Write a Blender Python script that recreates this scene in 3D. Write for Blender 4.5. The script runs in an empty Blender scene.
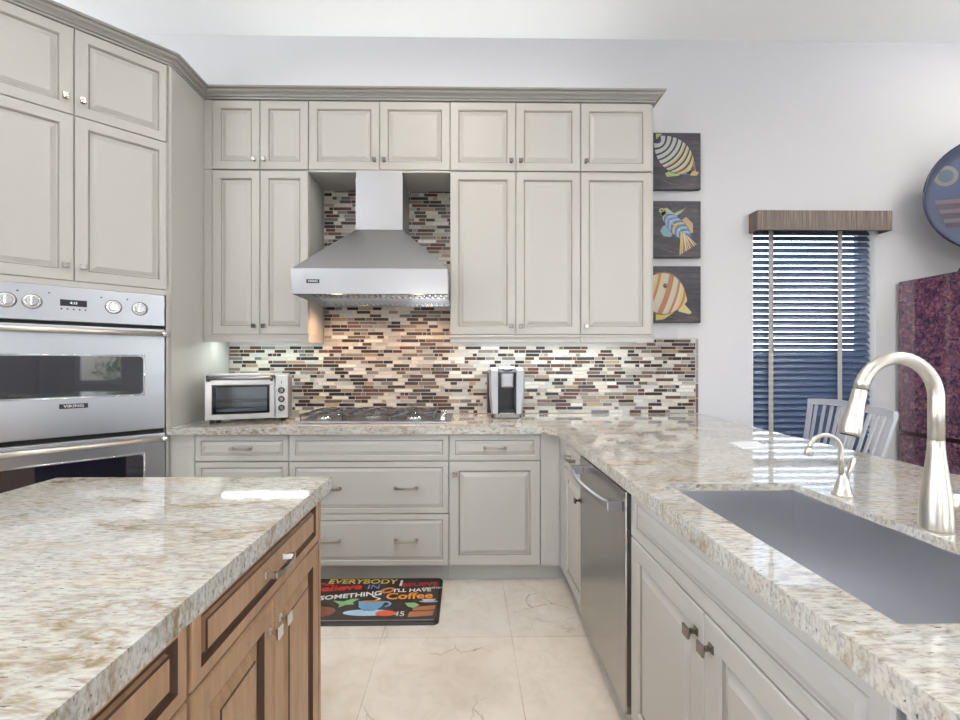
import bpy, bmesh, math, random
from mathutils import Vector, Matrix
PI = math.pi
random.seed(7)
C = bpy.context.scene.collection
SC = bpy.context.scene

# ------------------------------------------------------------------ camera, world, lights, exposure
cam_d = bpy.data.cameras.new('camera')
cam_d.sensor_width = 36.0
cam_d.lens = 36.0 * 453 / 960
cam_d.shift_x = 0.0077
cam_d.shift_y = 0.0026
cam_d.clip_start = 0.02
cam = bpy.data.objects.new('camera', cam_d)
C.objects.link(cam)
cam.location = (0, 0, 1.291)
cam.rotation_euler = (PI / 2, 0, -math.radians(0.83))
SC.camera = cam

world = bpy.data.worlds.new('world')
SC.world = world
world.use_nodes = True
wn = world.node_tree
sky = wn.nodes.new('ShaderNodeTexSky')
sky.sky_type = 'NISHITA'
sky.sun_disc = False
sky.sun_elevation = math.radians(38)
sky.sun_rotation = math.radians(200)
hs = wn.nodes.new('ShaderNodeHueSaturation')
hs.inputs['Saturation'].default_value = 0.45
wn.links.new(sky.outputs[0], hs.inputs['Color'])
wn.links.new(hs.outputs[0], wn.nodes['Background'].inputs[0])
wn.nodes['Background'].inputs[1].default_value = 1.25

def area(name, loc, rot, sx, sy, power, col, spread=PI):
    d = bpy.data.lights.new(name, 'AREA')
    d.shape = 'RECTANGLE'
    d.size, d.size_y = sx, sy
    d.energy = power
    d.color = col
    d.spread = spread
    o = bpy.data.objects.new(name, d)
    C.objects.link(o)
    o.location = loc
    o.rotation_euler = rot
    return o

DAY = (0.96, 0.98, 1.0)
# added area lamps standing in for daylight at the unseen openings
area('fill_rear_door', (-.75, -3.85, 1.3), (PI / 2 + .2, 0, 0), .8, 2.4, 10, DAY)
area('fill_rear_window', (2.3, -3.85, 1.5), (PI / 2 + .2, 0, 0), 1.4, 1.9, 16, DAY)
area('fill_side_door', (4.6, -0.55, 1.3), (PI / 2 + .9, 0, PI / 2), 1.5, 2.0, 40, DAY)
area('fill_left_door', (-3.60, -.9, 1.2), (PI / 2 + .15, 0, -PI / 2), 2.8, 2.2, 70, DAY)

SC.view_settings.view_transform = 'Standard'
SC.view_settings.look = 'None'
SC.view_settings.gamma = 1
SC.view_settings.use_curve_mapping = False
SC.view_settings.exposure = -0.08

# ------------------------------------------------------------------ materials
def mat(name, col, rough=0.5, metal=0.0, **kw):
    m = bpy.data.materials.new(name)
    m.use_nodes = True
    b = m.node_tree.nodes['Principled BSDF']
    b.inputs['Base Color'].default_value = (*col, 1)
    b.inputs['Roughness'].default_value = rough
    b.inputs['Metallic'].default_value = metal
    for k, v in kw.items():
        b.inputs[k.replace('_', ' ')].default_value = v
    return m

class N:
    """small node helper"""
    def __init__(s, m):
        s.t = m.node_tree
        s.b = s.t.nodes['Principled BSDF']
        s.tc = s.t.nodes.new('ShaderNodeTexCoord')
    def new(s, k, **inp):
        n = s.t.nodes.new(k)
        for a, v in inp.items():
            s.set(n, a, v)
        return n
    def set(s, n, a, v):
        if isinstance(a, str) and a.startswith('_'):
            setattr(n, a[1:], v); return
        sock = n.inputs[int(a[1:])] if (a[0] == 'i' and a[1:].isdigit()) else n.inputs[a.replace('_', ' ')]
        if hasattr(v, 'links') or hasattr(v, 'is_output'):
            s.t.links.new(v, sock)
        else:
            sock.default_value = v
    def mapping(s, scale=(1, 1, 1), rot=(0, 0, 0), loc=(0, 0, 0), src='Object'):
        n = s.t.nodes.new('ShaderNodeMapping')
        s.t.links.new(s.tc.outputs[src], n.inputs[0])
        n.inputs['Scale'].default_value = scale
        n.inputs['Rotation'].default_value = rot
        n.inputs['Location'].default_value = loc
        return n.outputs[0]
    def noise(s, vec, scale, detail=4, rough=0.55, dist=0.0):
        n = s.new('ShaderNodeTexNoise', Vector=vec, Scale=scale, Detail=detail, Roughness=rough, Distortion=dist)
        return n.outputs[0]
    def ramp(s, fac, stops, interp='LINEAR'):
        n = s.t.nodes.new('ShaderNodeValToRGB')
        n.color_ramp.interpolation = interp
        while len(n.color_ramp.elements) < len(stops):
            n.color_ramp.elements.new(0.5)
        for e, (p, c) in zip(n.color_ramp.elements, stops):
            e.position = p
            e.color = (*c, 1) if len(c) == 3 else c
        s.t.links.new(fac, n.inputs[0])
        return n.outputs[0]
    def mix(s, fac, a, b, mode='MIX'):
        n = s.t.nodes.new('ShaderNodeMix')
        n.data_type = 'RGBA'
        n.blend_type = mode
        for sock, v in ((n.inputs[0], fac), (n.inputs[6], a), (n.inputs[7], b)):
            if hasattr(v, 'is_output'):
                s.t.links.new(v, sock)
            elif isinstance(v, tuple):
                sock.default_value = (*v, 1)
            else:
                sock.default_value = v
        return n.outputs[2]
    def bump(s, h, strength=0.1, dist=0.002):
        n = s.new('ShaderNodeBump', Strength=strength, Distance=dist, Height=h)
        s.t.links.new(n.outputs[0], s.b.inputs['Normal'])
    def out(s, sock, to='Base Color'):
        s.t.links.new(sock, s.b.inputs[to])

g = lambda v: (v, v, v)

def granite():
    m = mat('granite', (0.7, 0.66, 0.6), 0.06, 0, Specular_IOR_Level=.75)
    n = N(m)
    v = n.mapping((0.62, 2.3, 1.3), (0, 0, 0.15))
    fine = n.noise(v, 62, 5, 0.65, 0.4)
    base = n.ramp(fine, [(0.28, (0.25, 0.23, 0.20)), (0.42, (0.46, 0.435, 0.39)), (0.53, (0.64, 0.62, 0.575)), (0.75, (0.74, 0.73, 0.70))])
    big = n.noise(v, 5.5, 5, 0.6, 0.8)
    bigm = n.ramp(big, [(0.42, g(0.0)), (0.62, g(1.0))])
    warm = n.mix(bigm, base, (0.97, 0.92, 0.84), 'MULTIPLY')
    # gold and brown mineral patches
    v2 = n.mapping((1.0, 2.3, 1.0), (0, 0, 0.22), (3.1, 1.7, 0))
    pa = n.noise(v2, 3.2, 6, 0.62, 1.2)
    pm = n.ramp(pa, [(0.53, g(0.0)), (0.65, g(0.95))])
    br = n.noise(v2, 30, 4, 0.6, 0.6)
    brm = n.ramp(br, [(0.40, g(0.0)), (0.60, g(1.0))])
    both = n.mix(1.0, pm, brm, 'MULTIPLY')
    c = n.mix(both, warm, (0.27, 0.19, 0.09))
    # grey cloud streaks
    gs = n.noise(v, 22, 5, 0.6, 1.0)
    gm = n.ramp(gs, [(0.56, g(0.0)), (0.70, g(0.6))])
    c = n.mix(gm, c, (0.36, 0.34, 0.32))
    # dark garnets
    sp = n.noise(v, 70, 3, 0.5, 0.0)
    sm = n.ramp(sp, [(0.665, g(0.0)), (0.70, g(0.85))])
    c = n.mix(sm, c, (0.09, 0.055, 0.04))
    c = n.mix(1.0, c, (.84, .845, .86), 'MULTIPLY')
    n.out(c)
    m.node_tree.nodes['Principled BSDF'].inputs['Coat Weight'].default_value = 0.25
    return m

def steel(name, col=(0.39, 0.39, 0.41), rough=0.31, axis='x', amt=0.10):
    m = mat(name, col, rough, 1.0)
    n = N(m)
    sc = {'x': (1.5, 300, 300), 'z': (300, 300, 1.5), 'y': (300, 1.5, 300)}[axis]
    f = n.noise(n.mapping(sc), 1.0, 2, 0.5)
    amt *= .4
    r = n.new('ShaderNodeMapRange')
    n.t.links.new(f, r.inputs[0])
    r.inputs[3].default_value = rough - amt * 0.6
    r.inputs[4].default_value = rough + amt
    n.out(r.outputs[0], 'Roughness')
    return m

M = {}
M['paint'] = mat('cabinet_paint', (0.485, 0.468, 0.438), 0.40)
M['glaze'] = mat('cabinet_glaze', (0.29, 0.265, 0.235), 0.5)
M['crown'] = mat('crown_paint', (0.33, 0.315, 0.295), 0.4)
M['wood'] = mat('island_wood', (0.30, 0.18, 0.10), 0.33)
n = N(M['wood'])
w = n.noise(n.mapping((6, 6, 0.8)), 6, 4, 0.6, 0.5)
n.out(n.ramp(w, [(0.3, (0.31, 0.175, 0.092)), (0.7, (0.47, 0.29, 0.165))]))
M['wood_glaze'] = mat('island_wood_glaze', (0.065, 0.028, 0.014), 0.35)
M['granite'] = granite()
M['steel'] = steel('brushed_steel')
M['hood_steel'] = steel('hood_steel', (0.46, 0.46, 0.475), 0.30)
M['steel_v'] = steel('brushed_steel_upright', (0.46, 0.46, 0.47), 0.25, 'z')
M['toaster_steel'] = mat('satin_toaster_metal', (0.50, 0.49, 0.48), 0.32, 0.9)
M['sink_steel'] = steel('sink_steel', (0.68, 0.68, 0.71), 0.30, 'y')
M['dish_steel'] = steel('dishwasher_steel', (0.42, 0.40, 0.39), 0.22, 'y')
M['chrome'] = mat('polished_steel', (0.78, 0.78, 0.78), 0.12, 1.0)
M['nickel'] = mat('brushed_nickel', (0.66, 0.62, 0.56), 0.36, 1.0)
M['pewter'] = mat('pewter', (0.27, 0.25, 0.23), 0.25, 1.0)
M['pull'] = mat('satin_pull_metal', (0.42, 0.40, 0.37), 0.3, 1.0)
M['black'] = mat('black_plastic', (0.012, 0.012, 0.014), 0.3)
M['black_gap'] = mat('dark_gap', (0.01, 0.01, 0.01), 0.8)
M['oven_glass'] = mat('dark_oven_glass', (0.012, 0.012, 0.02), 0.03, 0.0, Specular_IOR_Level=1.0)
M['iron'] = mat('cast_iron', (0.09, 0.09, 0.10), 0.36, 0.5)
M['white_ink'] = mat('white_ink', (0.8, 0.8, 0.8), 0.5)
M['wall'] = mat('wall_paint', (0.60, 0.598, 0.618), 0.75)
n = N(M['wall'])
n.bump(n.noise(n.mapping(), 60, 4), 0.06, 0.002)
M['ceiling'] = mat('ceiling_paint', (0.93, 0.94, 0.94), 0.8)
M['trim'] = mat('trim_paint', (0.80, 0.80, 0.79), 0.5)

def floor_mat():
    m = mat('marble_tile', (0.7, 0.63, 0.53), 0.22)
    n = N(m)
    v = n.mapping((1, 1, 1), (0, 0, 0), (0.395 + 0.61 * 20, -2.13 + 0.61 * 20, 0))
    bt = n.t.nodes.new('ShaderNodeTexBrick')
    n.t.links.new(v, bt.inputs[0])
    bt.offset = 0.0
    bt.squash = 1.0
    bt.inputs['Scale'].default_value = 1.0
    bt.inputs['Brick Width'].default_value = 0.61
    bt.inputs['Row Height'].default_value = 0.61
    bt.inputs['Mortar Size'].default_value = 0.0016
    bt.inputs['Mortar Smooth'].default_value = 0.1
    bt.inputs['Bias'].default_value = 0
    bt.inputs['Color1'].default_value = (0.70, 0.625, 0.53, 1)
    bt.inputs['Color2'].default_value = (0.77, 0.71, 0.635, 1)
    bt.inputs['Mortar'].default_value = (0.33, 0.27, 0.21, 1)
    o = n.mapping()
    cl = n.noise(o, 3.0, 6, 0.6, 0.6)
    c = n.mix(n.ramp(cl, [(0.35, g(0.0)), (0.62, g(0.75))]), bt.outputs[0], (0.84, 0.80, 0.74))
    cl2 = n.noise(o, 9.0, 6, 0.65, 1.0)
    c = n.mix(n.ramp(cl2, [(0.45, g(0.0)), (0.68, g(0.30))]), c, (0.55, 0.47, 0.38))
    # thin broken veins
    wv = n.noise(o, 4, 4, 0.6)
    add = n.t.nodes.new('ShaderNodeVectorMath'); add.operation = 'MULTIPLY_ADD'
    n.t.links.new(n.t.nodes[-1].outputs[0], add.inputs[0]) if False else None
    comb = n.mix(0.16, o, n.new('ShaderNodeTexNoise', Vector=o, Scale=5.0, Detail=5.0).outputs[1])
    vo = n.t.nodes.new('ShaderNodeTexVoronoi')
    vo.feature = 'DISTANCE_TO_EDGE'
    n.t.links.new(comb, vo.inputs['Vector'])
    vo.inputs['Scale'].default_value = 3.4
    vm = n.ramp(vo.outputs[0], [(0.0, g(1.0)), (0.012, g(0.0))])
    gate = n.ramp(n.noise(o, 2.3, 3), [(0.50, g(0.0)), (0.62, g(0.75))])
    c = n.mix(n.mix(1.0, vm, gate, 'MULTIPLY'), c, (0.30, 0.24, 0.19))
    n.out(c)
    return m
M['floor'] = floor_mat()

def valance_mat():
    m = mat('valance_fabric', (0.12, 0.09, 0.075), 0.6)
    n = N(m)
    f = n.noise(n.mapping((130, 130, 3)), 1.0, 4, 0.6)
    n.out(n.ramp(f, [(0.3, (0.045, 0.033, 0.028)), (0.55, (0.15, 0.115, 0.095)), (0.75, (0.36, 0.31, 0.28))]))
    return m
M['valance'] = valance_mat()
M['slat'] = mat('blind_slat', (0.065, 0.10, 0.18), 0.30)
M['tape'] = mat('blind_tape', (0.38, 0.37, 0.35), 0.8)

def thin_glass(name, tint=(0.95, 0.97, 1.0), refl=0.08):
    m = bpy.data.materials.new(name)
    m.use_nodes = True
    t = m.node_tree
    t.nodes.clear()
    o = t.nodes.new('ShaderNodeOutputMaterial')
    mx = t.nodes.new('ShaderNodeMixShader')
    tr = t.nodes.new('ShaderNodeBsdfTransparent')
    gl = t.nodes.new('ShaderNodeBsdfGlossy')
    tr.inputs[0].default_value = (*tint, 1)
    gl.inputs['Roughness'].default_value = 0.01
    fr = t.nodes.new('ShaderNodeFresnel')
    fr.inputs[0].default_value = 1.45
    t.links.new(fr.outputs[0], mx.inputs[0])
    t.links.new(tr.outputs[0], mx.inputs[1])
    t.links.new(gl.outputs[0], mx.inputs[2])
    t.links.new(mx.outputs[0], o.inputs[0])
    return m
M['glass'] = thin_glass('window_glass')
M['toaster_glass'] = thin_glass('toaster_glass', (0.75, 0.77, 0.8))

def emis(name, col, s):
    m = mat(name, (0.8, 0.8, 0.8), 0.5)
    b = m.node_tree.nodes['Principled BSDF']
    b.inputs['Emission Color'].default_value = (*col, 1)
    b.inputs['Emission Strength'].default_value = s
    return m

def lacquer():
    m = mat('red_lacquer', (0.16, 0.05, 0.05), 0.05, 0, Specular_IOR_Level=1.0)
    n = N(m)
    a = n.noise(n.mapping(), 26, 6, 0.7, 1.5)
    c = n.ramp(a, [(0.38, (0.020, 0.010, 0.030)), (0.47, (0.10, 0.036, 0.075)), (0.57, (0.21, 0.075, 0.10)), (0.70, (0.34, 0.19, 0.18))])
    n.out(c)
    n.b.inputs['Coat Weight'].default_value = 1.0
    n.b.inputs['Coat Roughness'].default_value = 0.03
    return m
M['lacquer'] = lacquer()
M['lacquer_dark'] = mat('dark_lacquer_frame', (0.05, 0.018, 0.02), 0.15)

def canvas_mat():
    m = mat('painted_canvas', (0.08, 0.06, 0.07), 0.5)
    n = N(m)
    a = n.noise(n.mapping((1.2, 1, 7)), 4.0, 5, 0.65, 1.0)
    n.out(n.ramp(a, [(0.32, (0.010, 0.008, 0.012)), (0.50, (0.032, 0.029, 0.040)), (0.60, (0.065, 0.05, 0.055)), (0.70, (0.17, 0.075, 0.04))]))
    return m
M['canvas'] = canvas_mat()
_flat = {}
def flat(col, rough=0.5):
    k = (tuple(round(c, 3) for c in col), rough)
    if k not in _flat:
        _flat[k] = mat('paint_%02d' % len(_flat), col, rough)
    return _flat[k]

# ------------------------------------------------------------------ mesh helpers
def box(bm, x0, x1, y0, y1, z0, z1, bev=0.0, mi=0, seg=2):
    vs = [bm.verts.new((x, y, z)) for x in (x0, x1) for y in (y0, y1) for z in (z0, z1)]
    idx = [(0, 1, 3, 2), (4, 6, 7, 5), (0, 4, 5, 1), (2, 3, 7, 6), (0, 2, 6, 4), (1, 5, 7, 3)]
    fs = [bm.faces.new([vs[i] for i in f]) for f in idx]
    for f in fs: f.material_index = mi
    if bev > 0:
        es = list({e for f in fs for e in f.edges})
        r = bmesh.ops.bevel(bm, geom=es, offset=bev, segments=seg, profile=0.6, affect='EDGES')
        for f in r['faces']: f.material_index = mi
    return fs

def rectloft(bm, x0, x1, z0, z1, prof, y0=0.0):
    """raised panel facing -y: prof = [(inset, y, material index of the band that starts here)]"""
    loops = []
    for p in prof:
        i, y = p[0], p[1] + y0
        loops.append([bm.verts.new(c) for c in ((x0 + i, y, z0 + i), (x1 - i, y, z0 + i), (x1 - i, y, z1 - i), (x0 + i, y, z1 - i))])
    for k in range(len(loops) - 1):
        a, b = loops[k], loops[k + 1]
        for j in range(4):
            f = bm.faces.new((a[j], a[(j + 1) % 4], b[(j + 1) % 4], b[j]))
            f.material_index = prof[k][2] if len(prof[k]) > 2 else 0
    bm.faces.new(loops[-1])
    bm.faces.new(list(reversed(loops[0])))

def frame_from(d):
    d = d.normalized()
    up = Vector((0, 0, 1)) if abs(d.z) < 0.95 else Vector((1, 0, 0))
    a = d.cross(up).normalized()
    return a, d.cross(a).normalized()

def tube(bm, pts, rad, seg=14, cap=True, flat_=1.0, mi=0):
    pts = [Vector(p) for p in pts]
    n_ = len(pts)
    rs = rad if isinstance(rad, (list, tuple)) else [rad] * n_
    rings = []
    d0 = (pts[1] - pts[0]).normalized()
    a, b = frame_from(d0)
    prev = d0
    for i, p in enumerate(pts):
        if i == 0: d = d0
        elif i == n_ - 1: d = (pts[-1] - pts[-2]).normalized()
        else: d = ((pts[i] - pts[i - 1]).normalized() + (pts[i + 1] - pts[i]).normalized()).normalized()
        q = prev.rotation_difference(d)
        a = q @ a; b = q @ b
        prev = d
        rings.append([bm.verts.new(p + a * math.cos(t) * rs[i] + b * math.sin(t) * rs[i] * flat_) for t in (2 * PI * k / seg for k in range(seg))])
    for r0, r1 in zip(rings, rings[1:]):
        for k in range(seg):
            f = bm.faces.new((r0[k], r0[(k + 1) % seg], r1[(k + 1) % seg], r1[k]))
            f.smooth = True
            f.material_index = mi
    if cap:
        for r in (list(reversed(rings[0])), rings[-1]):
            bm.faces.new(r).material_index = mi

def lathe(bm, prof, c=(0, 0, 0), seg=28, axis='z', mi=0, smooth=True):
    """prof = [(radius, height)]"""
    c = Vector(c)
    def P(r, h, t):
        x, y = r * math.cos(t), r * math.sin(t)
        if axis == 'z': return c + Vector((x, y, h))
        if axis == 'y': return c + Vector((x, -h, y))      # grows towards -y
        return c + Vector((h, x, y))
    rings = []
    for r, h in prof:
        rings.append([bm.verts.new(P(max(r, 1e-5), h, 2 * PI * k / seg)) for k in range(seg)])
    for r0, r1 in zip(rings, rings[1:]):
        for k in range(seg):
            f = bm.faces.new((r0[k], r0[(k + 1) % seg], r1[(k + 1) % seg], r1[k]))
            f.smooth = smooth
            f.material_index = mi
    for r in (rings[0], rings[-1]):
        try: bm.faces.new(r).material_index = mi
        except ValueError: pass

def prism(bm, poly, z0, z1, bev=0.0, mi=0):
    lo = [bm.verts.new((x, y, z0)) for x, y in poly]
    hi = [bm.verts.new((x, y, z1)) for x, y in poly]
    fs = [bm.faces.new(list(reversed(lo))), bm.faces.new(hi)]
    n_ = len(poly)
    for i in range(n_):
        fs.append(bm.faces.new((lo[i], lo[(i + 1) % n_], hi[(i + 1) % n_], hi[i])))
    for f in fs: f.material_index = mi
    if bev:
        es = list({e for f in fs for e in f.edges})
        for f in bmesh.ops.bevel(bm, geom=es, offset=bev, segments=2, profile=0.6, affect='EDGES')['faces']: f.material_index = mi

def hull_loops(bm, loops, mi=0, smooth=False, cap=True):
    R = [[bm.verts.new(v) for v in L] for L in loops]
    for a, b in zip(R, R[1:]):
        k = len(a)
        for j in range(k):
            f = bm.faces.new((a[j], a[(j + 1) % k], b[(j + 1) % k], b[j]))
            f.material_index = mi; f.smooth = smooth
    if cap:
        for r in (list(reversed(R[0])), R[-1]):
            bm.faces.new(r).material_index = mi

def mk(name, fn, mats, parent=None, loc=None, rot=None, fix=True):
    bm = bmesh.new()
    fn(bm)
    if fix: bmesh.ops.recalc_face_normals(bm, faces=bm.faces)
    me = bpy.data.meshes.new(name)
    bm.to_mesh(me)
    bm.free()
    for m in (mats if isinstance(mats, (list, tuple)) else [mats]):
        me.materials.append(M[m] if isinstance(m, str) else m)
    o = bpy.data.objects.new(name, me)
    C.objects.link(o)
    if parent: o.parent = parent
    if loc: o.location = loc
    if rot: o.rotation_euler = rot
    return o

def tag(o, label, cat, group=None, kind=None):
    o['label'] = label
    o['category'] = cat
    if group: o['group'] = group
    if kind: o['kind'] = kind
    return o

def thing(name, label, cat, loc=(0, 0, 0), rz=0.0, group=None):
    o = bpy.data.objects.new(name, None)
    o.empty_display_size = 0.1
    C.objects.link(o)
    o.location = loc
    o.rotation_euler = (0, 0, rz)
    return tag(o, label, cat, group)

def struct(name, fn, mats, parent=None):
    o = mk(name, fn, mats, parent)
    o['kind'] = 'structure'
    return o

def copy_tree(o, parent=None):
    c = o.copy()
    C.objects.link(c)
    c.parent = parent
    for ch in list(o.children):
        copy_tree(ch, c)
    return c

def text_mesh(name, s, size, mt, parent, loc, rot=(PI / 2, 0, 0), ext=0.0004, sx=1.0, bold=0.0, align='CENTER'):
    cu = bpy.data.curves.new(name, 'FONT')
    cu.body = s
    cu.size = size
    cu.extrude = ext
    cu.offset = bold
    cu.align_x = align
    cu.align_y = 'CENTER'
    cu.resolution_u = 3
    tmp = bpy.data.objects.new(name + '_tmp', cu)
    C.objects.link(tmp)
    dg = bpy.context.evaluated_depsgraph_get()
    me = bpy.data.meshes.new_from_object(tmp.evaluated_get(dg))
    bpy.data.objects.remove(tmp)
    bpy.data.curves.remove(cu)
    me.materials.clear()
    me.materials.append(M[mt] if isinstance(mt, str) else mt)
    o = bpy.data.objects.new(name, me)
    C.objects.link(o)
    o.parent = parent
    o.location = loc
    o.rotation_euler = rot
    o.scale = (sx, 1, 1)
    return o

# ------------------------------------------------------------------ room shell
XL, XR, YB, YF, ZC = -3.2, 4.1, -3.5, 3.29, 3.65
WX0, WX1, WZ0, WZ1 = 2.10, 3.015, 0.45, 2.305          # the window with the blind

struct('floor', lambda bm: box(bm, XL - 0.2, XR + 0.2, YB - 0.2, YF + 0.2, -0.1, 0), 'floor')
struct('ceiling', lambda bm: box(bm, XL - 0.2, XR + 0.2, YB - 0.2, YF + 0.2, ZC, ZC + 0.1), 'ceiling')
def w_back(bm):
    y0, y1 = YF, YF + 0.16
    box(bm, XL - 0.2, WX0, y0, y1, 0, ZC)
    box(bm, WX1, XR + 0.2, y0, y1, 0, ZC)
    box(bm, WX0, WX1, y0, y1, 0, WZ0)
    box(bm, WX0, WX1, y0, y1, WZ1, ZC)
struct('wall_back', w_back, 'wall')
struct('wall_left', lambda bm: (box(bm, XL - 0.16, XL, YB, -2.3, 0, ZC), box(bm, XL - 0.16, XL, .5, YF, 0, ZC), box(bm, XL - 0.16, XL, -2.3, .5, 2.45, ZC)), 'wall')
def w_right(bm):
    x0, x1 = XR, XR + 0.14
    segs = [(-3.5, -2.9, 0, ZC), (-2.9, -2.0, 2.3, ZC), (-2.9, -2.0, 0, 0.9), (-2.0, -1.35, 0, ZC), (-1.35, 0.25, 2.45, ZC), (0.25, 3.29, 0, ZC)]
    for a, b, c, d in segs: box(bm, x0, x1, a, b, c, d)
struct('wall_right', w_right, 'wall')
def w_rear(bm):
    y0, y1 = YB - 0.12, YB
    box(bm, XL, -1.15, y0, y1, 0, ZC); box(bm, -.35, 1.6, y0, y1, 0, ZC); box(bm, 3.0, XR, y0, y1, 0, ZC)
    box(bm, -1.15, -.35, y0, y1, 2.45, ZC); box(bm, 1.6, 3.0, y0, y1, 2.45, ZC); box(bm, 1.6, 3.0, y0, y1, 0, 0.6)
struct('wall_rear', w_rear, 'wall')

# window behind the blind: frame, meeting rail, pane
def win_frame(bm):
    a, b = YF + 0.10, YF + 0.14
    t = 0.045
    box(bm, WX0, WX0 + t, a, b, WZ0, WZ1); box(bm, WX1 - t, WX1, a, b, WZ0, WZ1)
    box(bm, WX0, WX1, a, b, WZ0, WZ0 + t); box(bm, WX0, WX1, a, b, WZ1 - t, WZ1)
    box(bm, WX0, WX1, a, b, 1.30, 1.345)
    box(bm, WX1 - .004, WX1 - .001, YF + .001, a, WZ0, WZ1); box(bm, WX0 + .001, WX0 + .004, YF + .001, a, WZ0, WZ1)
w1 = struct('window_1', win_frame, 'trim')
mk('window_pane', lambda bm: box(bm, WX0 + 0.04, WX1 - 0.04, YF + 0.118, YF + 0.124, WZ0 + 0.04, WZ1 - 0.04), 'glass', w1)
mk('window_sill', lambda bm: box(bm, WX0 + 0.002, WX1 - 0.002, YF + 0.002, YF + 0.1, WZ0, WZ0 + 0.02), 'trim', w1)

# ------------------------------------------------------------------ cabinet parts
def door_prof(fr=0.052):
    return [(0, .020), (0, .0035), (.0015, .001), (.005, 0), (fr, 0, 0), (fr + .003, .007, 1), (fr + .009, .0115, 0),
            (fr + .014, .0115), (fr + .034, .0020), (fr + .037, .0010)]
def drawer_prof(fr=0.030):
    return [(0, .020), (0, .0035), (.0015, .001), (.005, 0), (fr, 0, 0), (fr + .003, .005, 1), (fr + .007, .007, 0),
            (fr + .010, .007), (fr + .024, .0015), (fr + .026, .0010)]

def knob_fn(bm):
    # square flared knob, pointing to -y
    def sq(h, y): return [(-h, y, -h), (h, y, -h), (h, y, h), (-h, y, h)]
    hull_loops(bm, [sq(.0095, 0), sq(.0095, -.002), sq(.0045, -.006), sq(.0045, -.016), sq(.0125, -.023), sq(.0135, -.026), sq(.012, -.029)])
def pull_fn(L):
    def fn(bm):
        h = L / 2
        for s in (-1, 1):
            box(bm, s * h - .009, s * h + .009, -.004, 0, -.009, .009, .001)
            hull_loops(bm, [[(s * h - .006, -.004, -.006), (s * h + .006, -.004, -.006), (s * h + .006, -.004, .006), (s * h - .006, -.004, .006)],
                            [(s * (h + .004) - .005, -.030, -.007), (s * (h + .004) + .005, -.030, -.007), (s * (h + .004) + .005, -.030, .007), (s * (h + .004) - .005, -.030, .007)]])
        N_ = 11
        loops = []
        for i in range(N_):
            u = -1 + 2 * i / (N_ - 1)
            x = u * (h + .006)
            y = -.026 - .009 * (1 - u * u)
            w_ = .0085 - .0025 * (1 - u * u)
            loops.append([(x, y, -w_), (x, y - .005, -w_), (x, y - .005, w_), (x, y, w_)])
        hull_loops(bm, loops)
    return fn
KNOB = None
def knob(parent, x, z, m='pewter'):
    return mk('knob', knob_fn, m, parent, (x, 0, z))
def pull(parent, x, z, L=0.105, m='pewter'):
    m = 'pull' if m == 'pewter' else m
    return mk('handle', pull_fn(L), m, parent, (x, 0, z))

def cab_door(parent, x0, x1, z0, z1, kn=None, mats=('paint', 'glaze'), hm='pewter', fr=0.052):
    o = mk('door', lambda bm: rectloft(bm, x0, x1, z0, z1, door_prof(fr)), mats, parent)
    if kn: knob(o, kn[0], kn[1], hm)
    return o
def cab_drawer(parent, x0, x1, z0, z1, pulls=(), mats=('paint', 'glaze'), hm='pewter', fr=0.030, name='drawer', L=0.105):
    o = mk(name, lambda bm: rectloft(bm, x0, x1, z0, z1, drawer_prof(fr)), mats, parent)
    for x in pulls: pull(o, x, (z0 + z1) / 2, L, hm)
    return o

ZU, ZD = 0.878, 0.11        # underside of the worktop, bottom of the base doors
FRONT = 2.63                # plane of the base fronts on the back wall
YW = YF - 0.003

# --- base cabinets on the back wall
def base_body(x0, x1, depth, toe=True):
    def fn(bm):
        box(bm, x0, x1, 0.0205, depth, ZD - 0.002, ZU - 0.002)
    return fn
def toe_fn(x0, x1, depth):
    return lambda bm: box(bm, x0, x1, 0.075, depth - 0.05, 0.0, ZD - 0.002)
GB = 'greige base cabinets along the tiled wall'
DB = YW - FRONT
c = thing('base_cabinet', 'greige base cabinet below the toaster oven, left end of the wall run', 'cabinet', (-1.701, FRONT, 0), 0, GB)
mk('body', base_body(0, .678, DB), 'paint', c)
mk('toe_kick', toe_fn(0, .678, DB), 'paint', c)
mk('filler_strip', lambda bm: box(bm, 0, .138, 0.001, .020, ZD, ZU - .003), 'paint', c)
cab_drawer(c, .141, .676, .7205, .872, (.409,))
cab_drawer(c, .141, .676, .4155, .7155, (.30, .55))
cab_drawer(c, .141, .676, .1125, .411, (.30, .55))
c = thing('base_cabinet', 'wide greige drawer cabinet directly below the gas cooktop', 'cabinet', (-1.0225, FRONT, 0), 0, GB)
mk('body', base_body(0, .923, DB), 'paint', c)
mk('toe_kick', toe_fn(0, .923, DB), 'paint', c)
cab_drawer(c, .0015, .921, .7205, .872, (), name='false_front')
cab_drawer(c, .0015, .921, .4155, .7155, (.235, .677), L=.12)
cab_drawer(c, .0015, .921, .1125, .411, (.235, .677), L=.12)
c = thing('base_cabinet', 'greige base cabinet with one drawer over one door, below the coffee maker', 'cabinet', (-.0985, FRONT, 0), 0, GB)
mk('body', base_body(0, .664, DB), 'paint', c)
mk('toe_kick', toe_fn(0, .70, DB), 'paint', c)
cab_drawer(c, .0015, .530, .7205, .872, (.265,), L=.12)
cab_door(c, .0015, .530, .1125, .7155, (.033, .645))
mk('filler_strip', lambda bm: box(bm, .5335, .643, 0.001, .020, ZD, ZU - .003), 'paint', c)

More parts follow.
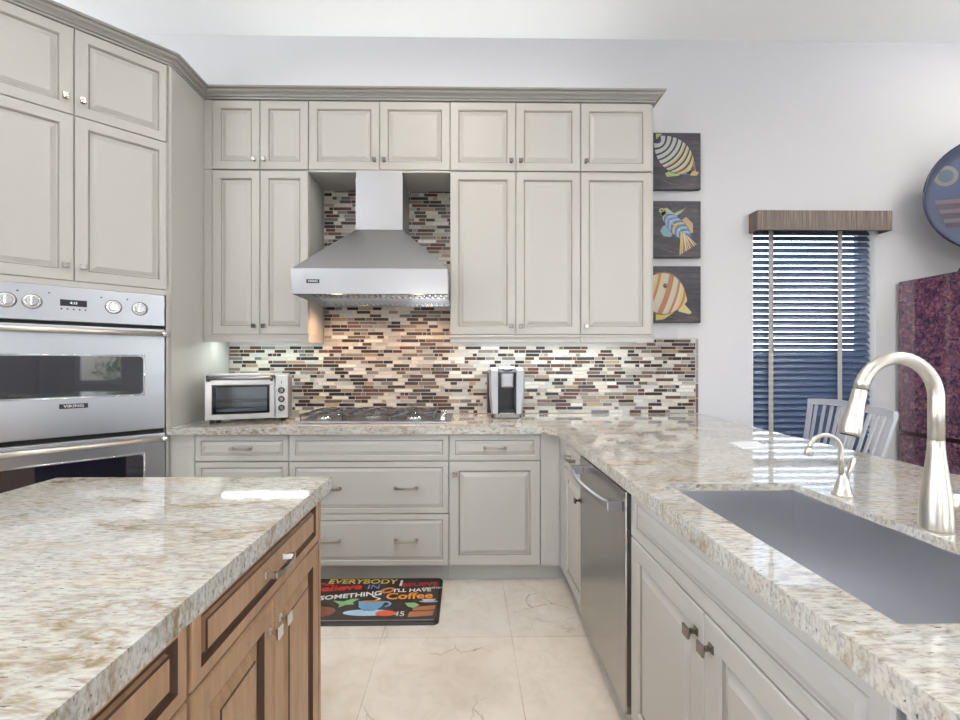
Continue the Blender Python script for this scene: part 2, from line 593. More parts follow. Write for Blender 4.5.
# --- peninsula cabinets (fronts face -X)
PX = 0.546
GP = 'greige base cabinets of the sink peninsula'
RP = -PI / 2
c = thing('base_cabinet', 'narrow greige cabinet between the inner corner and the dishwasher', 'cabinet', (PX, 2.628, 0), RP, GP)
mk('body', base_body(0.03, .500, .58), 'paint', c)
mk('toe_kick', toe_fn(0.06, .500, .58), 'paint', c)
mk('filler_strip', lambda bm: box(bm, .002, .128, 0.001, .020, ZD, ZU - .003), 'paint', c)
cab_drawer(c, .131, .498, .7205, .872, (.315,), fr=.026)
cab_door(c, .131, .498, .1125, .7155, (.465, .63), fr=.045)
c = thing('base_cabinet', 'greige two-door sink base cabinet under the steel sink', 'cabinet', (PX, 1.505, 0), RP, GP)
def sinkbase(bm):
    box(bm, 0, .018, .0205, .58, ZD - .002, ZU - .002); box(bm, .918, .936, .0205, .58, ZD - .002, ZU - .002)
    box(bm, .018, .918, .0205, .04, ZD - .002, ZU - .002); box(bm, .018, .918, .0205, .58, ZD - .002, ZD + .016)
    box(bm, .018, .918, .562, .58, ZD + .016, ZU - .002)
mk('body', sinkbase, 'paint', c)
mk('toe_kick', toe_fn(0, .936, .58), 'paint', c)
cab_drawer(c, .012, .934, .7205, .872, (), name='false_front', fr=.034)
cab_door(c, .012, .4705, .1125, .7155, (.4705 - .032, .655), fr=.058)
cab_door(c, .4735, .934, .1125, .7155, (.4735 + .032, .655), fr=.058)
c = thing('base_cabinet', 'greige cabinet at the near end of the sink peninsula', 'cabinet', (PX, .566, 0), RP, GP)
mk('body', base_body(0, 1.33, .58), 'paint', c)
mk('toe_kick', toe_fn(0, 1.33, .58), 'paint', c)
for k in range(2):
    x = .010 + k * .66
    cab_drawer(c, x, x + .655, .7205, .872, (x + .33,))
    cab_door(c, x, x + .655, .1125, .7155, (x + .6, .655))
tag(mk('peninsula_back_panel', lambda bm: box(bm, 1.135, 1.16, -.76, 2.62, 0, ZU - .002), 'paint'), 'greige panel closing the dining side of the peninsula', 'panel')

# --- wall cabinets
UF = 2.965
UD = YW - UF
ZS, ZT, ZB, ZR = 2.547, 2.998, 1.473, 1.425      # split, top, door bottom, light rail bottom
GU = 'greige wall cabinets beside and above the hood'
def wall_cab(label, x0, x1, z0, z1, doors, rail=False, right_end=False):
    c = thing('wall_cabinet', label, 'cabinet', (x0, UF, z0), 0, GU)
    w_ = x1 - x0
    mk('body', lambda bm: box(bm, 0, w_, .0205, UD, 0, z1 - z0), 'paint', c)
    for d in doors:
        a, b, kx = d[0] - x0, d[1] - x0, d[2]
        kz = .06 if z0 > 2 else .055
        cab_door(c, a, b, .002, z1 - z0 - .003, (a + .03 if kx < 0 else b - .03, kz), fr=.05)
    if rail:
        def rl(bm):
            hull_loops(bm, [[(0, .004, -.001), (w_, .004, -.001), (w_, UD if right_end else .03, -.001), (0, UD if right_end else .03, -.001)],
                            [(0, -.002, -.012), (w_ + .006 * right_end, -.002, -.012), (w_ + .006 * right_end, UD if right_end else .03, -.012), (0, UD if right_end else .03, -.012)],
                            [(0, .008, -.030), (w_ - .002, .008, -.030), (w_ - .002, UD if right_end else .03, -.030), (0, UD if right_end else .03, -.030)],
                            [(0, .008, -.048), (w_ - .002, .008, -.048), (w_ - .002, UD if right_end else .03, -.048), (0, UD if right_end else .03, -.048)]])
        if right_end:
            def rl(bm):
                for (a, b, cc, d) in ((0, w_, .004, .026), (w_ - .022, w_, .026, UD)):
                    box(bm, a, b, cc, d, -.048, -.001)
                box(bm, 0, w_ + .004, -.002, .004, -.014, -.001)
        mk('light_rail', rl, 'paint', c)
    return c
XA, XB, XC_, XD_, XE, XF_ = -1.648, -1.026, -1.026, -.104, -.103, 1.224
lc = wall_cab('tall two-door greige wall cabinet above the toaster oven', -1.701, -1.027, ZB, ZS - .004,
         [(-1.649, -1.343, 1), (-1.339, -1.029, -1)], True, True)
mk('filler_strip', lambda bm: box(bm, 0.001, .050, 0.001, .020, 0, ZS - .004 - ZB), 'paint', lc)
uc = wall_cab('short two-door greige cabinet in the top row, above the toaster oven', -1.701, -1.027, ZS, ZT,
         [(-1.649, -1.343, 1), (-1.339, -1.029, -1)])
mk('filler_strip', lambda bm: box(bm, 0.001, .050, 0.001, .020, 0, ZT - ZS), 'paint', uc)
wall_cab('short two-door greige cabinet over the range hood chimney', -1.026, -.105, ZS, ZT, [(-1.024, -.567, 1), (-.564, -.106, -1)])
mk('bottom_panel', lambda bm: box(bm, 0.0, .921, .004, UD, -.014, -.001), 'paint', [o for o in C.objects if o.get('label', '').endswith('hood chimney')][0])
wall_cab('short two-door greige cabinet in the top row, right of the hood', -.104, .7525, ZS, ZT, [(-.102, .3245, 1), (.3275, .751, -1)])
wall_cab('short one-door greige cabinet at the right end of the top row', .7535, 1.240, ZS, ZT, [(.756, 1.221, -1)])
wall_cab('tall two-door greige wall cabinet above the coffee maker', -.104, .7525, ZB, ZS - .004, [(-.102, .3245, 1), (.3275, .751, -1)], True, False)
wall_cab('tall one-door greige wall cabinet next to the fish paintings', .7535, 1.240, ZB, ZS - .004, [(.756, 1.221, -1)], True, True)

# --- oven cabinet, turned 45 degrees
OC = Vector((-1.703, 2.642))
OW = 0.827
P4 = OC - Vector((OW, OW)) * 0.70711
c = thing('oven_cabinet', 'tall greige corner cabinet that holds the double oven', 'cabinet', (P4.x, P4.y, 0), PI / 4)
inv = Matrix.Rotation(-PI / 4, 2)
def toL(x, y):
    v = inv @ (Vector((x, y)) - P4)
    return (v.x, v.y)
foot = [toL(OC.x - .001, OC.y + .03), toL(OC.x - .001, YW), toL(-2.44, YW), toL(-2.44, P4.y), (0.0, .0205), (OW, .0205)]
mk('lower_box', lambda bm: prism(bm, foot, 0, .30), 'paint', c)
mk('upper_box', lambda bm: prism(bm, foot, 1.69, 3.0), 'paint', c)
def stiles(bm):
    box(bm, 0, .018, 0, .5, .30, 1.69); box(bm, OW - .014, OW, 0, .02, .30, 1.69)
    box(bm, .018, OW - .014, 0, .02, 1.675, 1.705); box(bm, 0, OW, .001, .0205, .1, .30)
mk('face_frame', stiles, 'paint', c)
def sidep(bm):
    q = [toL(OC.x, OC.y), toL(OC.x, YW), toL(OC.x - .018, YW), toL(OC.x - .018, OC.y - .018)]
    prism(bm, q, 0, 3.0)
mk('side_panel', sidep, 'paint', c)
cab_door(c, .002, .403, 2.556, 2.998, (.403 - .032, 2.635))
cab_door(c, .4065, .824, 2.556, 2.998, (.406 + .032, 2.635))
cab_door(c, .002, .403, 1.708, 2.552, (.403 - .032, 1.78))
cab_door(c, .4065, .824, 1.708, 2.552, (.406 + .032, 1.78))
OVC = c

# --- crown moulding, mitred along the oven cabinet and the wall cabinets
def crown(bm):
    prof = [(0.000, 3.000), (0.008, 3.000), (0.010, 3.010), (0.004, 3.013), (0.004, 3.018), (0.014, 3.020), (0.018, 3.030), (0.028, 3.038), (0.042, 3.044), (0.050, 3.056), (0.046, 3.060),
            (0.046, 3.064), (0.060, 3.066), (0.066, 3.078), (0.0, 3.078), (-.03, 3.078), (-.03, 3.0)]
    prof = [(o * .92, 3.0 + (z - 3.0) * .76) for o, z in prof]
    P = [Vector(p) for p in ((P4.x, P4.y), (OC.x, OC.y), (OC.x, UF), (1.240, UF), (1.240, YW))]
    P[0] = P[0] - Vector((.1, .1))
    nrm = []
    for a, b in zip(P, P[1:]):
        d = (b - a).normalized()
        nrm.append(Vector((d.y, -d.x)))
    loops = []
    for i, p in enumerate(P):
        if i == 0: m_ = nrm[0]
        elif i == len(P) - 1: m_ = nrm[-1]
        else:
            s = nrm[i - 1] + nrm[i]
            m_ = s / s.dot(nrm[i])
        loops.append([(p.x + m_.x * o, p.y + m_.y * o, z) for o, z in prof])
    hull_loops(bm, loops)
struct('trim_1', crown, 'crown')

# ------------------------------------------------------------------ worktops
def slab(bm, ngons, z0, z1, bev=.004):
    vd = {}
    def V(p):
        k = (round(p[0], 4), round(p[1], 4))
        if k not in vd: vd[k] = bm.verts.new((p[0], p[1], z0))
        return vd[k]
    fs = [bm.faces.new([V(p) for p in ng]) for ng in ngons]
    r = bmesh.ops.extrude_face_region(bm, geom=fs, use_keep_orig=True)
    nv = [v for v in r['geom'] if isinstance(v, bmesh.types.BMVert)]
    for v in nv: v.co.z = z1
    bmesh.ops.recalc_face_normals(bm, faces=bm.faces)
    es = [e for e in bm.edges if len(e.link_faces) == 2 and e.calc_face_angle(0) > 1.0 and e.verts[0].co.z == z1 and e.verts[1].co.z == z1]
    bmesh.ops.bevel(bm, geom=es, offset=bev, segments=3, profile=0.5, affect='EDGES')
ZTOP = 0.921
SX0, SX1, SY0, SY1 = .613, 1.000, .632, 1.370
YM = 1.0
def xr(y): return 1.668 + (y - 3.28) * .0265
top = [[(-1.702, YW), (-1.702, 2.603), (.470, 2.603), (.516, 2.557), (.516, YM), (SX0, YM), (SX0, SY1), (SX1, SY1), (SX1, YM), (xr(YM), YM), (xr(YW), YW)],
       [(.516, YM), (.516, -.8), (xr(-.8), -.8), (xr(YM), YM), (SX1, YM), (SX1, SY0), (SX0, SY0), (SX0, YM)]]
tag(mk('worktop', lambda bm: slab(bm, top, ZU, ZTOP), 'granite'), 'L-shaped speckled cream granite worktop along the tiled wall and sink peninsula', 'countertop')

# ------------------------------------------------------------------ sink
sk = thing('sink', 'deep rectangular stainless undermount sink set in the granite peninsula', 'sink', ((SX0 + SX1) / 2, (SY0 + SY1) / 2, .68))
def basin(bm):
    a, b = (SX1 - SX0) / 2 - .005, (SY1 - SY0) / 2 - .005
    t = .0035
    zt = ZTOP - .020 - .68
    zb = .010
    box(bm, -a - t, a + t, b, b + t, -.002, zt); box(bm, -a - t, a + t, -b - t, -b, -.002, zt)
    box(bm, a, a + t, -b, b, -.002, zt); box(bm, -a - t, -a, -b, b, -.002, zt)
    box(bm, -a, a, -b, b, -.002, zb)
mk('basin', basin, 'sink_steel', sk)
mk('drain', lambda bm: (lathe(bm, [(.055, 0), (.055, .002), (.045, .003), (.035, -.0005), (.012, 0), (.012, .006), (.006, .008)], (0, 0, .0105))), 'chrome', sk)

# ------------------------------------------------------------------ island
IX, IY0, IY1 = -.465, -.95, 1.458
GI = 'brown wooden island cabinets'
WM = ('wood', 'wood_glaze')
segs = [(.772, 1.458), (.0, .768), (-.95, -.004)]
labs = ['brown glazed island cabinet with one wide drawer over two doors, at the cooktop end',
        'brown glazed island cabinet nearer the camera, its drawer half out of the frame',
        'brown glazed island cabinet at the end away from the cooktop']
def wdoor(fr, bw_=.018):
    return [(0, .020), (0, .004), (.002, .001), (.006, 0), (fr, 0, 1), (fr + .004, .008, 1), (fr + .010, .011, 1),
            (fr + .016, .011, 0), (fr + bw_, .003, 1), (fr + bw_ + .003, .0, 0)]
for (y0, y1), lb in zip(segs, labs):
    c = thing('island_cabinet', lb, 'cabinet', (IX, y0, 0), PI / 2, GI)
    w_ = y1 - y0
    mk('body', lambda bm: (box(bm, 0, w_, .0205, .81, ZD - .002, ZU - .002)), 'wood', c)
    mk('toe_kick', lambda bm: box(bm, 0, w_, .09, .75, 0, ZD - .002), 'wood', c)
    r = w_ - .022 if y1 > 1 else w_ - .004
    d = mk('drawer', lambda bm: rectloft(bm, .004, r, .7285, .874, wdoor(.026)), WM, c)
    pull(d, (.004 + r) / 2, .800, .10, 'chrome')
    mid = (.004 + r) / 2
    for a, b, s in ((.004, mid - .0015, 1), (mid + .0015, r, -1)):
        d = mk('door', lambda bm: rectloft(bm, a, b, .1125, .7225, wdoor(.052, .040)), WM, c)
        knob(d, b - .028 if s > 0 else a + .028, .655, 'chrome')
    if y1 > 1:
        mk('corner_post', lambda bm: (box(bm, r + .003, w_, .0, .0205, ZD, ZU - .003, .002), box(bm, r + .003, w_, .0205, .81, ZD, ZU - .003)), ('wood'), c)
tag(mk('island_worktop', lambda bm: slab(bm, [[(-1.315, IY0 - .03), (-.437, IY0 - .03), (-.437, 1.476), (-1.315, 1.476)]], ZU, ZTOP), 'granite'),
    'speckled cream granite slab on the brown island', 'countertop')

# ------------------------------------------------------------------ mosaic backsplash
def mosaic():
    rnd = random.Random(11)
    pal = [((.64, .59, .51), 20), ((.52, .50, .47), 14), ((.40, .37, .33), 9), ((.72, .70, .66), 10), ((.24, .20, .17), 8), ((.13, .085, .065), 9),
           ((.030, .016, .013), 20), ((.085, .032, .020), 14), ((.014, .011, .013), 14), ((.17, .16, .17), 8), ((.36, .26, .17), 7)]
    cols = [p[0] for p in pal for _ in range(p[1])]
    bm = bmesh.new()
    cl = bm.loops.layers.float_color.new('tile')
    pitch = .0257
    yb, yf = YW, YW - .008
    def quad(x0, x1, z0, z1, col):
        e = .0012
        b = [bm.verts.new(p) for p in ((x0, yb, z0), (x1, yb, z0), (x1, yb, z1), (x0, yb, z1))]
        f_ = [bm.verts.new(p) for p in ((x0 + e, yf, z0 + e), (x1 - e, yf, z0 + e), (x1 - e, yf, z1 - e), (x0 + e, yf, z1 - e))]
        fs = [bm.faces.new(f_)] + [bm.faces.new((b[j], b[(j + 1) % 4], f_[(j + 1) % 4], f_[j])) for j in range(4)]
        for f in fs:
            for l in f.loops: l[cl] = (*col, 1)
    # grout bed
    def bed(x0, x1, z0, z1):
        for f in box(bm, x0, x1, YW - .0055, YW, z0, z1):
            f.material_index = 1
            for l in f.loops: l[cl] = (.5, .5, .5, 1)
    bed(-1.701, 1.696, ZTOP + .001, 1.4225); bed(1.245, 1.696, 1.4225, 1.470); bed(-1.022, -.108, 1.4225, 2.53)
    z = ZTOP + .002
    while z < 2.52:
        if z < 1.41: spans = [(-1.701, 1.672)]
        elif z < 1.46: spans = [(-1.022, -.108), (1.245, 1.672)]
        else: spans = [(-1.022, -.108)]
        for a, b in spans:
            x = a - rnd.random() * .06
            last = None
            while x < b:
                w_ = rnd.choice((.032, .05, .068, .085, .10, .115, .13))
                col = rnd.choice(cols)
                if last and abs(col[0] - last) < .01: col = rnd.choice(cols)
                last = col[0]
                k = rnd.uniform(.9, 1.08)
                x0, x1 = max(x, a), min(x + w_ - .0022, b)
                if x1 - x0 > .008:
                    quad(x0, x1, z, min(z + pitch - .0035, 2.528), tuple(min(1, q * k) for q in col))
                x += w_
        z += pitch
    z = ZTOP + .002
    while z < 1.44:
        quad(1.675, 1.694, z, z + .105, rnd.choice([(.12, .09, .10), (.35, .33, .35), (.2, .12, .11)]))
        z += .108
    me = bpy.data.meshes.new('backsplash')
    bm.to_mesh(me); bm.free()
    m = mat('mosaic_tile', (.5, .5, .5), .28, 0, Specular_IOR_Level=.25)
    nd = N(m)
    at = nd.t.nodes.new('ShaderNodeVertexColor'); at.layer_name = 'tile'
    v = nd.mapping((1.0, 1, 6))
    f = nd.noise(v, 40, 4, .6, .5)
    c_ = nd.mix(nd.ramp(f, [(.35, g(.25)), (.65, g(0.0))]), at.outputs[0], (.12, .09, .07))
    nd.out(c_)
    me.materials.append(m)
    me.materials.append(mat('grout', (.50, .48, .45), .8))
    o = bpy.data.objects.new('backsplash', me)
    C.objects.link(o)
    tag(o, 'mosaic backsplash of narrow cream, grey and brown glass strips behind the cooktop', 'backsplash')
mosaic()

# ------------------------------------------------------------------ double oven
ov = thing('double_oven', 'stainless built-in double wall oven with knobs and dark glass windows', 'oven', (P4.x, P4.y, 0), PI / 4)
ox0, ox1 = .021, .791
mk('body', lambda bm: box(bm, ox0 + .01, ox1 - .01, .022, .48, .31, 1.665), 'black', ov)
cp = mk('control_panel', lambda bm: box(bm, ox0, ox1, -.022, .0215, 1.497, 1.671, .003), 'steel', ov)
def oven_knob(bm):
    lathe(bm, [(.034, 0), (.034, .003), (.028, .005)], axis='y')
    lathe(bm, [(.024, .004), (.023, .020), (.020, .024)], axis='y', seg=24)
    box(bm, -.006, .006, -.036, -.02, -.022, .022, .002)
kr = None
OC_ = .81
for x in (OC_ - .135, OC_ - .249, OC_ - .560, OC_ - .648):
    if kr is None:
        kr = mk('control_knob', oven_knob, 'chrome', cp, (x, -.022, 1.586))
        mk('bezel_ring', lambda bm: lathe(bm, [(.037, 0), (.037, .0015), (.033, .002)], axis='y'), 'pewter', kr)
    else:
        k2 = copy_tree(kr, cp); k2.location = (x, -.022, 1.586)
for x in (OC_ - .19, OC_ - .30, OC_ - .50, OC_ - .61):
    mk('indicator', lambda bm: lathe(bm, [(.004, 0), (.004, .001)], (x + .00, -.022, 1.632 if x > .4 else 1.634), seg=10, axis='y'), 'black', cp)
dp = mk('display', lambda bm: box(bm, .350, .452, -.0235, -.021, 1.575, 1.607), 'oven_glass', cp)
text_mesh('display_digits', '4:15', .017, emis('display_glow', (.7, .85, 1), 1.2), dp, (.401, -.0237, 1.591))
mk('display_buttons', lambda bm: [lathe(bm, [(.004, 0), (.004, .001)], (.355 + k * .023, -.022, 1.560), seg=10, axis='y') for k in range(5)], 'black', cp)
def oven_door(z0, z1, wz0, wz1, badge, hz):
    d = mk('oven_door', lambda bm: box(bm, ox0, ox1, -.028, .0215, z0, z1, .004), 'steel', ov)
    def gl(bm):
        r = .018
        pts = []
        x0, x1 = OC_ / 2 - .284, OC_ / 2 + .284
        for cx_, cz_, a0 in ((x1 - r, wz0 + r, -90), (x1 - r, wz1 - r, 0), (x0 + r, wz1 - r, 90), (x0 + r, wz0 + r, 180)):
            for k in range(6):
                a = math.radians(a0 + k * 18)
                pts.append((cx_ + r * math.cos(a), cz_ + r * math.sin(a)))
        hull_loops(bm, [[(x, -.024, z) for x, z in pts], [(x, -.0295, z) for x, z in pts]])
    mk('glass_window', gl, 'oven_glass', d)
    def trimr(bm):
        pts = [(OC_ / 2 - .290, wz0 - .006), (OC_ / 2 + .290, wz0 - .006), (OC_ / 2 + .290, wz1 + .006), (OC_ / 2 - .290, wz1 + .006)]
        r_ = .0045
        for (a, b), (c2, d2) in zip(pts, pts[1:] + pts[:1]):
            tube(bm, [(a, -.0285, b), (c2, -.0285, d2)], .003, 8)
    mk('window_trim', trimr, 'chrome', d)
    def hd(bm):
        tube(bm, [(ox0 - .004, -.080, hz), (ox1 + .008, -.080, hz)], .0125, 18)
    h_ = mk('handle', hd, 'nickel', d)
    def hb(bm):
        for x in (ox0 + .018, ox1 - .012):
            hull_loops(bm, [[(x - .012, -.028, hz - .014), (x + .012, -.028, hz - .014), (x + .012, -.028, hz + .014), (x - .012, -.028, hz + .014)],
                            [(x - .010, -.080, hz - .010), (x + .010, -.080, hz - .010), (x + .010, -.080, hz + .010), (x - .010, -.080, hz + .010)]])
            lathe(bm, [(.0145, -.014), (.0145, .014)], (x, -.080, hz), axis='x', seg=18)
    mk('handle_bracket', hb, 'chrome', h_)
    if badge:
        b = mk('badge', lambda bm: box(bm, .346, .456, -.0305, -.027, badge - .012, badge + .012), 'black', d)
        text_mesh('badge_lettering', 'VIKING', .021, 'white_ink', b, (.401, -.031, badge), sx=1.15)
oven_door(.918, 1.478, 1.118, 1.324, 1.071, 1.450)
oven_door(.330, .893, .560, .785, None, .865)
mk('door_gap', lambda bm: box(bm, ox0 + .006, ox1 - .006, -.010, .021, .894, .917), 'black_gap', ov)
mk('door_gap', lambda bm: box(bm, ox0 + .006, ox1 - .006, -.010, .021, 1.479, 1.496), 'black_gap', ov)

# ------------------------------------------------------------------ range hood
HX0, HX1, HY = -1.022, -.108, 2.66
hd_ = thing('range_hood', 'stainless steel chimney range hood over the cooktop', 'range hood', ((HX0 + HX1) / 2, YW - .009, 1.693))
hw = (HX1 - HX0) / 2
hy = -(YW - .009 - HY)
def canopy(bm):
    t = .004
    # front, sides, back bands
    box(bm, -hw, hw, hy, hy + t, 0, .148); box(bm, -hw, -hw + t, hy + t, 0, 0, .148); box(bm, hw - t, hw, hy + t, 0, 0, .148); box(bm, -hw + t, hw - t, -t, 0, 0, .148)
    c0, c1, cy = -.152, .152, -.322
    hull_loops(bm, [[(-hw, hy, .148), (hw, hy, .148), (hw, 0, .148), (-hw, 0, .148)],
                    [(c0, cy, .462), (c1, cy, .462), (c1, 0, .462), (c0, 0, .462)]])
mk('canopy', canopy, 'hood_steel', hd_)
ch = mk('chimney', lambda bm: (box(bm, -.152, .152, -.322, 0, .462, .800, .001), box(bm, -.150, .150, -.320, 0, .800, .838)), 'hood_steel', hd_)
mk('filler_panel', lambda bm: (box(bm, -hw + .004, hw - .004, hy + .004, hy + .10, .040, .048), box(bm, -hw + .004, hw - .004, hy + .45, -.004, .040, .048)), 'steel', hd_)
def baffle(bm):
    n_ = 24
    for i in range(n_):
        x = -hw + .012 + (2 * hw - .024) * i / n_
        w_ = (2 * hw - .024) / n_
        box(bm, x, x + w_ * .45, hy + .10, hy + .45, .034, .046)
        box(bm, x + w_ * .45, x + w_, hy + .10, hy + .45, .044, .050)
mk('baffle_filter', baffle, 'chrome', hd_)
mk('grease_rail', lambda bm: (box(bm, -hw + .004, hw - .004, hy + .105, hy + .115, .012, .034), box(bm, -hw + .004, hw - .004, -.02, -.005, 0.0, .04)), 'chrome', hd_)
for sx in (-.26, .26):
    l = mk('hood_lamp', lambda bm: lathe(bm, [(.032, .0), (.032, -.004), (.001, -.004)], (sx, hy + .052, .040), seg=20), emis('hood_bulb', (1, .72, .45), 22), hd_)
    sp = bpy.data.lights.new('hood_spot', 'SPOT')
    sp.energy = 17
    sp.color = (1, .62, .36)
    sp.spot_size = math.radians(150)
    sp.spot_blend = .8
    sp.shadow_soft_size = .05
    so = bpy.data.objects.new('hood_spot', sp)
    C.objects.link(so)
    so.parent = hd_
    so.location = (sx, hy + .36, .028)
b = mk('badge', lambda bm: box(bm, -.367, -.292, hy - .003, hy, .062, .084), 'black', hd_)
text_mesh('badge_lettering', 'VIKING', .016, 'white_ink', b, (-.3295, hy - .0035, .073), sx=1.1)

# ------------------------------------------------------------------ cooktop
ck = thing('cooktop', 'stainless five-burner gas cooktop with cast iron grates', 'cooktop', (-.562, 2.985, ZTOP + .001))
mk('tray', lambda bm: (box(bm, -.470, .470, -.245, .245, 0, .010, .003), box(bm, -.460, .372, -.228, .228, .010, .014, .002)), 'steel', ck)
burn = [(-.33, .11, .042), (-.33, -.11, .036), (-.045, 0, .055), (.235, .11, .036), (.235, -.11, .042)]
for x, y, r in burn:
    b = mk('burner', lambda bm: lathe(bm, [(r + .012, .014), (r + .012, .022), (r, .026), (r, .030)], (x, y, 0), 24), 'chrome', ck)
    mk('burner_cap', lambda bm: lathe(bm, [(r - .004, .030), (r - .004, .036), (r - .012, .040), (.001, .041)], (x, y, 0), 24), 'black', b)
def grate(bm, x0, x1):
    z0, z1 = .040, .052
    t = .010
    for y in (-.222, .212): box(bm, x0, x1, y, y + t, z0, z1, .002)
    for x in (x0, x1 - t): box(bm, x, x + t, -.222, .222, z0, z1, .002)
    box(bm, x0, x1, -.005, .005, z0, z1, .002)
    xm = (x0 + x1) / 2
    for y in (-.11, .11):
        for k in range(8):
            a = k * PI / 4
            r0, r1 = .028, .115
            p0 = Vector((xm + r0 * math.cos(a), y + r0 * math.sin(a), .049))
            p1 = Vector((xm + r1 * math.cos(a) * 1.05, y + r1 * math.sin(a) * .95, .047))
            tube(bm, [p0, p1], .0068, 6)
    for x in (x0 + .004, x1 - .010):
        for y in (-.218, 0, .212):
            box(bm, x, x + .008, y, y + .008, .014, z0)
for x0, x1 in ((-.452, -.184), (-.180, .092), (.096, .366)):
    mk('grate', lambda bm: grate(bm, x0, x1), 'iron', ck)
for k in range(5):
    mk('control_knob', lambda bm: (lathe(bm, [(.019, .010), (.019, .014), (.015, .018), (.014, .034), (.011, .037)], (.415, -.17 + k * .085, 0), 20), box(bm, .412, .418, -.17 + k * .085 - .016, -.17 + k * .085 + .016, .036, .044)), 'chrome', ck)

# ------------------------------------------------------------------ toaster oven
tt = thing('toaster_oven', 'silver countertop toaster oven with a glass door and three round knobs', 'toaster oven', (-1.336, 2.815, ZTOP), math.radians(20))
TW, TH, TD = .240, .298, .29
def tbody(bm):
    # shell: sides, top, bottom, back ; open at the front left of the control panel
    def sec(x): return [(x, .0, .022), (x, TD, .022), (x, TD, TH - .03), (x, TD - .03, TH), (x, .03, TH), (x, .0, TH - .02)]
    hull_loops(bm, [sec(-TW), sec(-TW + .018)])
    hull_loops(bm, [sec(TW - .095), sec(TW - .02)])
    hull_loops(bm, [sec(TW - .02), [(TW, .03, .03), (TW, TD - .02, .03), (TW, TD - .02, TH - .045), (TW, TD - .04, TH - .02), (TW, .05, TH - .02), (TW, .03, TH - .03)]])
    box(bm, -TW + .018, TW - .095, .012, TD, .022, .032)
    box(bm, -TW + .018, TW - .095, .03, TD, TH - .010, TH, .002)
    box(bm, -TW + .018, TW - .095, TD - .012, TD, .032, TH - .010)
mk('body', tbody, 'toaster_steel', tt)
td = mk('door', lambda bm: (box(bm, -TW + .004, TW - .098, -.012, -.001, .030, .056, .002), box(bm, -TW + .004, TW - .098, -.012, -.001, TH - .065, TH - .030, .002),
        box(bm, -TW + .004, -TW + .036, -.012, -.001, .056, TH - .065), box(bm, TW - .125, TW - .098, -.012, -.001, .056, TH - .065)), 'toaster_steel', tt)
mk('door_glass', lambda bm: box(bm, -TW + .036, TW - .125, -.009, -.005, .056, TH - .065), 'toaster_glass', td)
def gb(bm):
    x0, x1, z0, z1 = -TW + .040, TW - .129, .060, TH - .069
    for a in ((x0, x1, z0, z0 + .010), (x0, x1, z1 - .010, z1), (x0, x0 + .018, z0, z1), (x1 - .012, x1, z0, z1)):
        box(bm, a[0], a[1], -.0046, -.0040, a[2], a[3])
mk('glass_border', gb, 'black', td)
th = mk('handle', lambda bm: tube(bm, [(-TW + .022, -.045, TH - .022), (TW - .108, -.045, TH - .022)], .012, 14), 'steel', td)
def thb(bm):
    for x in (-TW + .022, TW - .112): box(bm, x - .008, x + .008, -.054, -.012, TH - .042, TH - .006, .003)
mk('handle_end', thb, 'black', th)
def tint(bm):
    for k in range(14): tube(bm, [(-TW + .03 + k * .022, .03, .125), (-TW + .03 + k * .022, TD - .03, .125)], .0015, 6)
    for y in (.03, .15, TD - .03): tube(bm, [(-TW + .022, y, .125), (TW - .10, y, .125)], .002, 6)
mk('wire_rack', tint, 'chrome', tt)
mk('baking_pan', lambda bm: (box(bm, -TW + .03, TW - .11, .03, TD - .03, .066, .070), box(bm, -TW + .03, TW - .11, .03, .034, .070, .085)), 'steel', tt)
mk('vent_slots', lambda bm: [box(bm, TW - .100, TW - .0955, .05 + .0, .25, .09 + k * .013, .095 + k * .013) for k in range(9)], 'chrome', tt)
pn = mk('control_panel', lambda bm: box(bm, TW - .094, TW - .022, -.010, -.001, .026, TH - .008, .003), 'toaster_steel', tt)
for z in (.085, .140, .195):
    k_ = mk('control_knob', lambda bm: (lathe(bm, [(.020, 0), (.020, .003), (.0165, .004)], (TW - .058, -.010, z), 24, 'y')), 'black', pn)
    mk('knob_cap', lambda bm: (lathe(bm, [(.014, .003), (.013, .018), (.011, .020)], (TW - .058, -.010, z), 20, 'y'), box(bm, TW - .060, TW - .056, -.032, -.028, z - .012, z + .012)), 'pewter', k_)
mk('power_light', lambda bm: box(bm, TW - .060, TW - .056, -.0115, -.010, .238, .254), 'black', pn)
for x in (-TW + .035, TW - .05):
    for y in (.02, TD - .05):
        mk('foot', lambda bm: lathe(bm, [(.013, 0), (.016, .004), (.015, .023)], (x, y + .01, 0), 16), 'black', tt)

# ------------------------------------------------------------------ coffee maker
km = thing('coffee_maker', 'silver single-cup coffee maker with a dark cup bay', 'coffee maker', (.272, 2.985, ZTOP))
def rrect(w_, y0, y1, r, z, n_=5):
    pts = []
    for cx_, cy_, a0 in ((w_ - r, y0 + r, -90), (w_ - r, y1 - r, 0), (-w_ + r, y1 - r, 90), (-w_ + r, y0 + r, 180)):
        for k in range(n_):
            a = math.radians(a0 + k * 90 / (n_ - 1))
            pts.append((cx_ + r * math.cos(a), cy_ + r * math.sin(a), z))
    return pts
mk('base', lambda bm: hull_loops(bm, [rrect(.098, .0, .24, .035, 0), rrect(.104, -.004, .24, .035, .006), rrect(.102, 0, .24, .035, .030)]), 'pewter', km)
KW = .120
def kside(s):
    def fn(bm):
        def P(z, k):
            x0, x1 = .062 * s, KW * k * s
            return [(x0, .004, z), (x1 - .012 * s, .006, z), (x1, .03, z), (x1, .22, z), (x0, .24, z)]
        hull_loops(bm, [P(.031, .86), P(.15, .97), P(.285, 1.0), P(.318, .985)])
        hull_loops(bm, [P(.318, .985), [(.062 * s, .03, .338), (KW * .8 * s, .04, .336), (KW * .9 * s, .06, .334), (KW * .9 * s, .2, .334), (.062 * s, .22, .338)]])
    return fn
